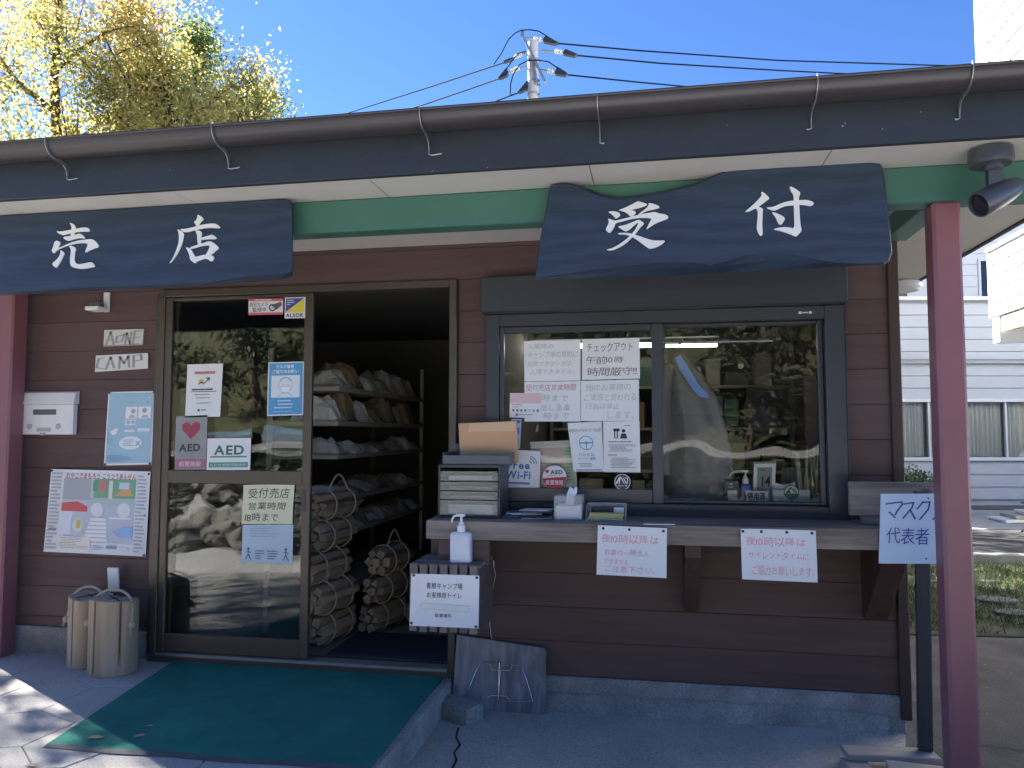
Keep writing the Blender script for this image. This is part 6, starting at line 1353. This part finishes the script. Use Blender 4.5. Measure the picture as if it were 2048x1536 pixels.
def strain(a, b, c, d, boot):                 # link a-b, porcelain b-c, cover c-d
    m = MB(); m.tube([Pz(*a), Pz(*b)], .018, 6); part('link', m, M['zinc'], pole)
    m = MB(); A, B = Pz(*b), Pz(*c); ax = B - A; Ln = ax.length; m.lathe([(.02, 0), (.05, .02), (.03, Ln * .25), (.055, Ln * .3), (.03, Ln * .55), (.055, Ln * .6), (.03, Ln * .85), (.02, Ln)], A, 12, axis=ax); part('insulator', m, M['porcelain'], pole, smooth=True)
    m = MB(); P_ = [Pz(*q) for q in boot]; m.loft([(p.x, p.y - .05, p.z) for p in P_], [(p.x, p.y + .05, p.z) for p in P_]); part('cover', m, M['boot'], pole)
strain((680, 305), (830, 315), (1000, 345), None, [(1045, 275), (1110, 315), (1210, 375), (1270, 400), (1190, 425), (1000, 385), (1000, 335)])
strain((905, 520), (1190, 530), (1350, 560), None, [(1380, 510), (1530, 575), (1590, 605), (1530, 632), (1340, 595), (1345, 550)])
strain((920, 850), (1060, 860), (1200, 900), None, [(1240, 810), (1380, 900), (1420, 935), (1380, 965), (1200, 935), (1205, 880)])
strain((720, 560), (630, 580), (490, 645), None, [(480, 650), (490, 672), (340, 735), (320, 712)])
strain((730, 790), (590, 815), (400, 900), None, [(375, 825), (400, 920), (380, 960), (270, 1010), (230, 1000)])
strain((760, 1060), (740, 1080), (715, 1110), None, [(730, 1040), (725, 1190), (600, 1250), (565, 1240)])
def wire(label, pts, r=.016, dys=None):
    P_ = [Pz(x, y, dy) for (x, y, dy) in pts]; m = MB()
    for i in range(1): m.tube(P_, r, 6)
    single('overhead_wire', m, M['cable'], label, 'wire', P_[0], smooth=True, group='overhead wires on the pole')
wire('topmost overhead wire running right from the pole', [(1250, 400, 0), (2600, 520, 1), (5000, 690, 3), (8500, 800, 5), (9300, 830, 6)])
wire('middle overhead wire running right from the pole', [(1570, 605, 0), (3000, 740, 1), (5000, 860, 3), (7000, 960, 5), (9300, 1040, 6)])
wire('lowest overhead wire running right from the pole', [(1400, 935, 0), (2600, 1060, 1), (3900, 1180, 3), (6000, 1320, 5)])
wire('topmost overhead wire running left from the pole', [(330, 725, 0), (-100, 865, 1), (-900, 1130, 3), (-2000, 1480, 6), (-3000, 1800, 8)])
wire('middle overhead wire running left from the pole', [(240, 1000, 0), (-100, 1120, 1), (-1000, 1430, 3), (-2000, 1750, 6)])
wire('lowest overhead wire running left from the pole', [(570, 1240, 0), (300, 1340, .5), (0, 1460, 1), (-800, 1750, 3)])
wire('jumper wire looping over the top of the pole', [(150, 755, 0), (280, 570, -.1), (400, 330, -.2), (520, 220, -.2), (620, 172, -.2), (760, 165, -.2), (920, 190, -.2), (1050, 275, -.1)], .012)
wire('jumper wire looping across the middle of the pole', [(430, 1270, 0), (440, 1080, -.1), (480, 930, -.2), (580, 770, -.2), (720, 695, -.25), (900, 685, -.25), (1080, 710, -.2), (1240, 820, -.1)], .012)
wire('short jumper wire at the left of the pole', [(360, 840, 0), (430, 740, -.1), (560, 570, -.1), (700, 530, -.15)], .012)

# ================================================================== TREES
def tree(label, loc, H, R, seed, mat, nleaf, size, z0=.35, lean=(0, 0), group=None, dens=1.0, name='autumn_tree', spread=.30, limb=11):
    t = thing(name, label, 'tree', loc, group); r = random.Random(seed); m = MB(); L0 = Vector(loc); tips = []
    trunk = [L0 + Vector((lean[0] * k / 6 + r.uniform(-.08, .08) * (k > 0), lean[1] * k / 6 + r.uniform(-.08, .08) * (k > 0), H * .86 * k / 6)) for k in range(7)]
    rt = .035 * H * .55; m.tube(trunk, [rt * (1 - .13 * k) for k in range(7)], 10)
    def on_trunk(f): 
        f *= 6; i = min(5, int(f)); return trunk[i].lerp(trunk[i + 1], f - i)
    for k in range(limb):
        f = z0 + (1 - z0) * (k + r.random() * .6) / limb; p = on_trunk(min(.99, f)); an = k * 2.4 + r.uniform(-.4, .4)
        prof = math.sin(math.pi * min(1, .18 + .80 * (f - z0) / (1 - z0))) ** .6; ln = R * prof * r.uniform(.8, 1.15); up = ln * (.35 + .55 * f)
        pts = [p]
        for s in (1, 2, 3, 4): pts.append(p + Vector((math.cos(an + .12 * s * r.uniform(-1, 1)) * ln * s / 4, math.sin(an + .12 * s * r.uniform(-1, 1)) * ln * s / 4, up * (s / 4) ** 1.2 * .8 + r.uniform(-.08, .08))))
        r0 = rt * .42 * (1.1 - f * .6); m.tube(pts, [r0, r0 * .75, r0 * .5, r0 * .32, r0 * .15], 6)
        for s in range(1, 5):
            for q in range(4):
                b = pts[s].lerp(pts[s - 1], r.random()); a2 = an + r.uniform(-1.3, 1.3); l2 = ln * r.uniform(.22, .5) * (1.1 - .12 * s)
                e = b + Vector((math.cos(a2) * l2, math.sin(a2) * l2, l2 * r.uniform(-.15, .9))); mid = b.lerp(e, .5) + Vector((0, 0, .05 * l2)); m.tube([b, mid, e], [r0 * .28, r0 * .18, r0 * .07], 5)
                tips.append((b, e))
                for w in range(2):
                    b2 = b.lerp(e, r.uniform(.3, 1)); e2 = b2 + Vector((r.uniform(-1, 1), r.uniform(-1, 1), r.uniform(-.4, 1))) * l2 * .55; m.tube([b2, e2], [r0 * .10, r0 * .04], 4); tips.append((b2, e2))
    part('trunk', m, M['bark'], t, smooth=True)
    T0 = np.array([[*a] for a, b in tips]); T1 = np.array([[*b] for a, b in tips])
    def fn(n, rr):
        i = rr.integers(0, len(T0), n); u = rr.random(n)[:, None] ** .7; return T0[i] * (1 - u) + T1[i] * u + rr.normal(size=(n, 3)) * spread * R / 3.0
    zc = np.array(loc)[2]
    cl = np.random.default_rng(seed + 5).normal(size=(14, 3))
    def tone(P, rr):
        q = (P - np.array(loc)) / R; s = np.zeros(len(P))
        for k in range(0, 14, 2): s += np.sin(q @ (cl[k] * 2.4) + cl[k + 1][0] * 3)
        return .45 + .13 * s + rr.normal(size=len(P)) * .2
    V, tn = foliage(nleaf, fn, size, seed, tone=tone, droop=.6); fpart('crown', V, tn, mat, t); return t
def at(px, D): p = WD(px, 865, D); return (p.x, p.y, 0.0)
tree('tall golden autumn tree at the upper left corner', at(90, 14.5), 11.5, 3.6, 11, M['leaf_gold'], 36000, .092, .32, group='trees behind the shop')
tree('yellow green autumn tree right of the tallest golden tree', at(330, 14.0), 9.8, 2.5, 23, M['leaf_gold'], 42000, .085, .35, group='trees behind the shop')
tree('green tree with orange leaf tips in the middle of the tree row', at(375, 15.5), 10.4, 2.2, 31, M['leaf_green'], 46000, .085, .35, group='trees behind the shop')
tree('low dark green tree at the right end of the tree row', at(460, 17.0), 9.0, 2.0, 47, M['leaf_green'], 38000, .085, .35, group='trees behind the shop')
tree('small red leaved maple between the green trees', at(398, 13.6), 7.7, .75, 53, M['leaf_red'], 1800, .10, .6, group='trees behind the shop')
tree('dense dark tree low behind the shop roof at the left', at(200, 17.0), 8.4, 3.0, 61, M['leaf_green'], 17000, .115, .35, group='trees behind the shop')
tree('sparse bare branched tree at the far left edge', (-11.0, 4.2, 0), 10.0, 3.1, 71, M['leaf_gold'], 24000, .10, .26, group='trees behind the shop')
tree('unseen broad tree added behind the shop to shade the drive', (-1.2, 9.6, 0), 6.4, 2.3, 83, M['leaf_green'], 7000, .13, .35, group='trees behind the shop')  # added out of sight behind the roof so its crown darkens the asphalt
tree('unseen broad tree added close behind the shop to shade the grass strip', (-2.4, 6.9, 0), 4.7, 2.0, 89, M['leaf_green'], 9000, .13, .30, group='trees behind the shop')  # second unseen tree, put in only to cast shade on the grass
# across the road, behind the viewer: dry stone bank and woodland, seen in the window glass
t = thing('stone_bank', 'low bank of piled stones across the road reflected in the glass', 'stone wall', (-6, -5, 0)); m = MB(); rgx = random.Random(14)
proto = bmesh.new(); bmesh.ops.create_icosphere(proto, subdivisions=1, radius=1.0); proto.verts.index_update(); pv = [v.co.copy() for v in proto.verts]; pfc = [[v.index for v in f.verts] for f in proto.faces]; proto.free()
for k in range(420):
    x = rgx.uniform(-11, -2.7); h = rgx.random(); c = Vector((x, -4.5 - h * 1.0 + rgx.uniform(-.1, .1), h * .85)); s = rgx.uniform(.10, .26)
    m.idx([c + Vector((v.x * s * rgx.uniform(.8, 1.2), v.y * s * .8, v.z * s * rgx.uniform(.55, .85))) for v in pv], pfc)
part('stones', m, M['stone'], t, kind='stuff')
m = MB(); n = 16
for i in range(n):
    for j in range(6):
        def hp(i, j): return (-48 + 96 * i / n, -19 - j * 6, 0.9 + j * 2.6 + .6 * math.sin(i * 1.3 + j))
        m.face([hp(i, j), hp(i + 1, j), hp(i + 1, j + 1), hp(i, j + 1)])
struct('hillside', m, M['soil'], smooth=True)
zsheet('meadow', [(-60, -12.0), (60, -12.0), (60, -19.2), (-60, -19.2)], 0.92, M['road'])
t = thing('dark_hedge', 'low dark hedge across the road reflected in the service window', 'hedge', (5, -11.5, 0))
V, tn = foliage(14000, lambda n, r: np.stack([r.uniform(-14, 14, n), r.uniform(-12.0, -11.2, n), r.uniform(0, .84, n)], 1), .16, 77); fpart('foliage', V, tn, M['leaf_dark'], t)
for k, (x, y, h, r_) in enumerate([(-9, -20, 9.5, 3.2), (-5.2, -19.6, 8.0, 2.8), (-1.2, -20.4, 9.5, 3.2), (3.0, -19.8, 8.5, 3.0), (7.5, -20.6, 10.0, 3.2), (-13.5, -20.5, 10.0, 3.2)]):
    tree('woodland tree across the road, %s from the left' % ['second', 'third', 'fourth', 'fifth', 'sixth', 'first'][k], (x, y, 0.9), h, r_, 100 + k, M['leaf_dark'], 6500, .26, .12, group='woodland across the road')
bpy.data.objects.remove(_fo)
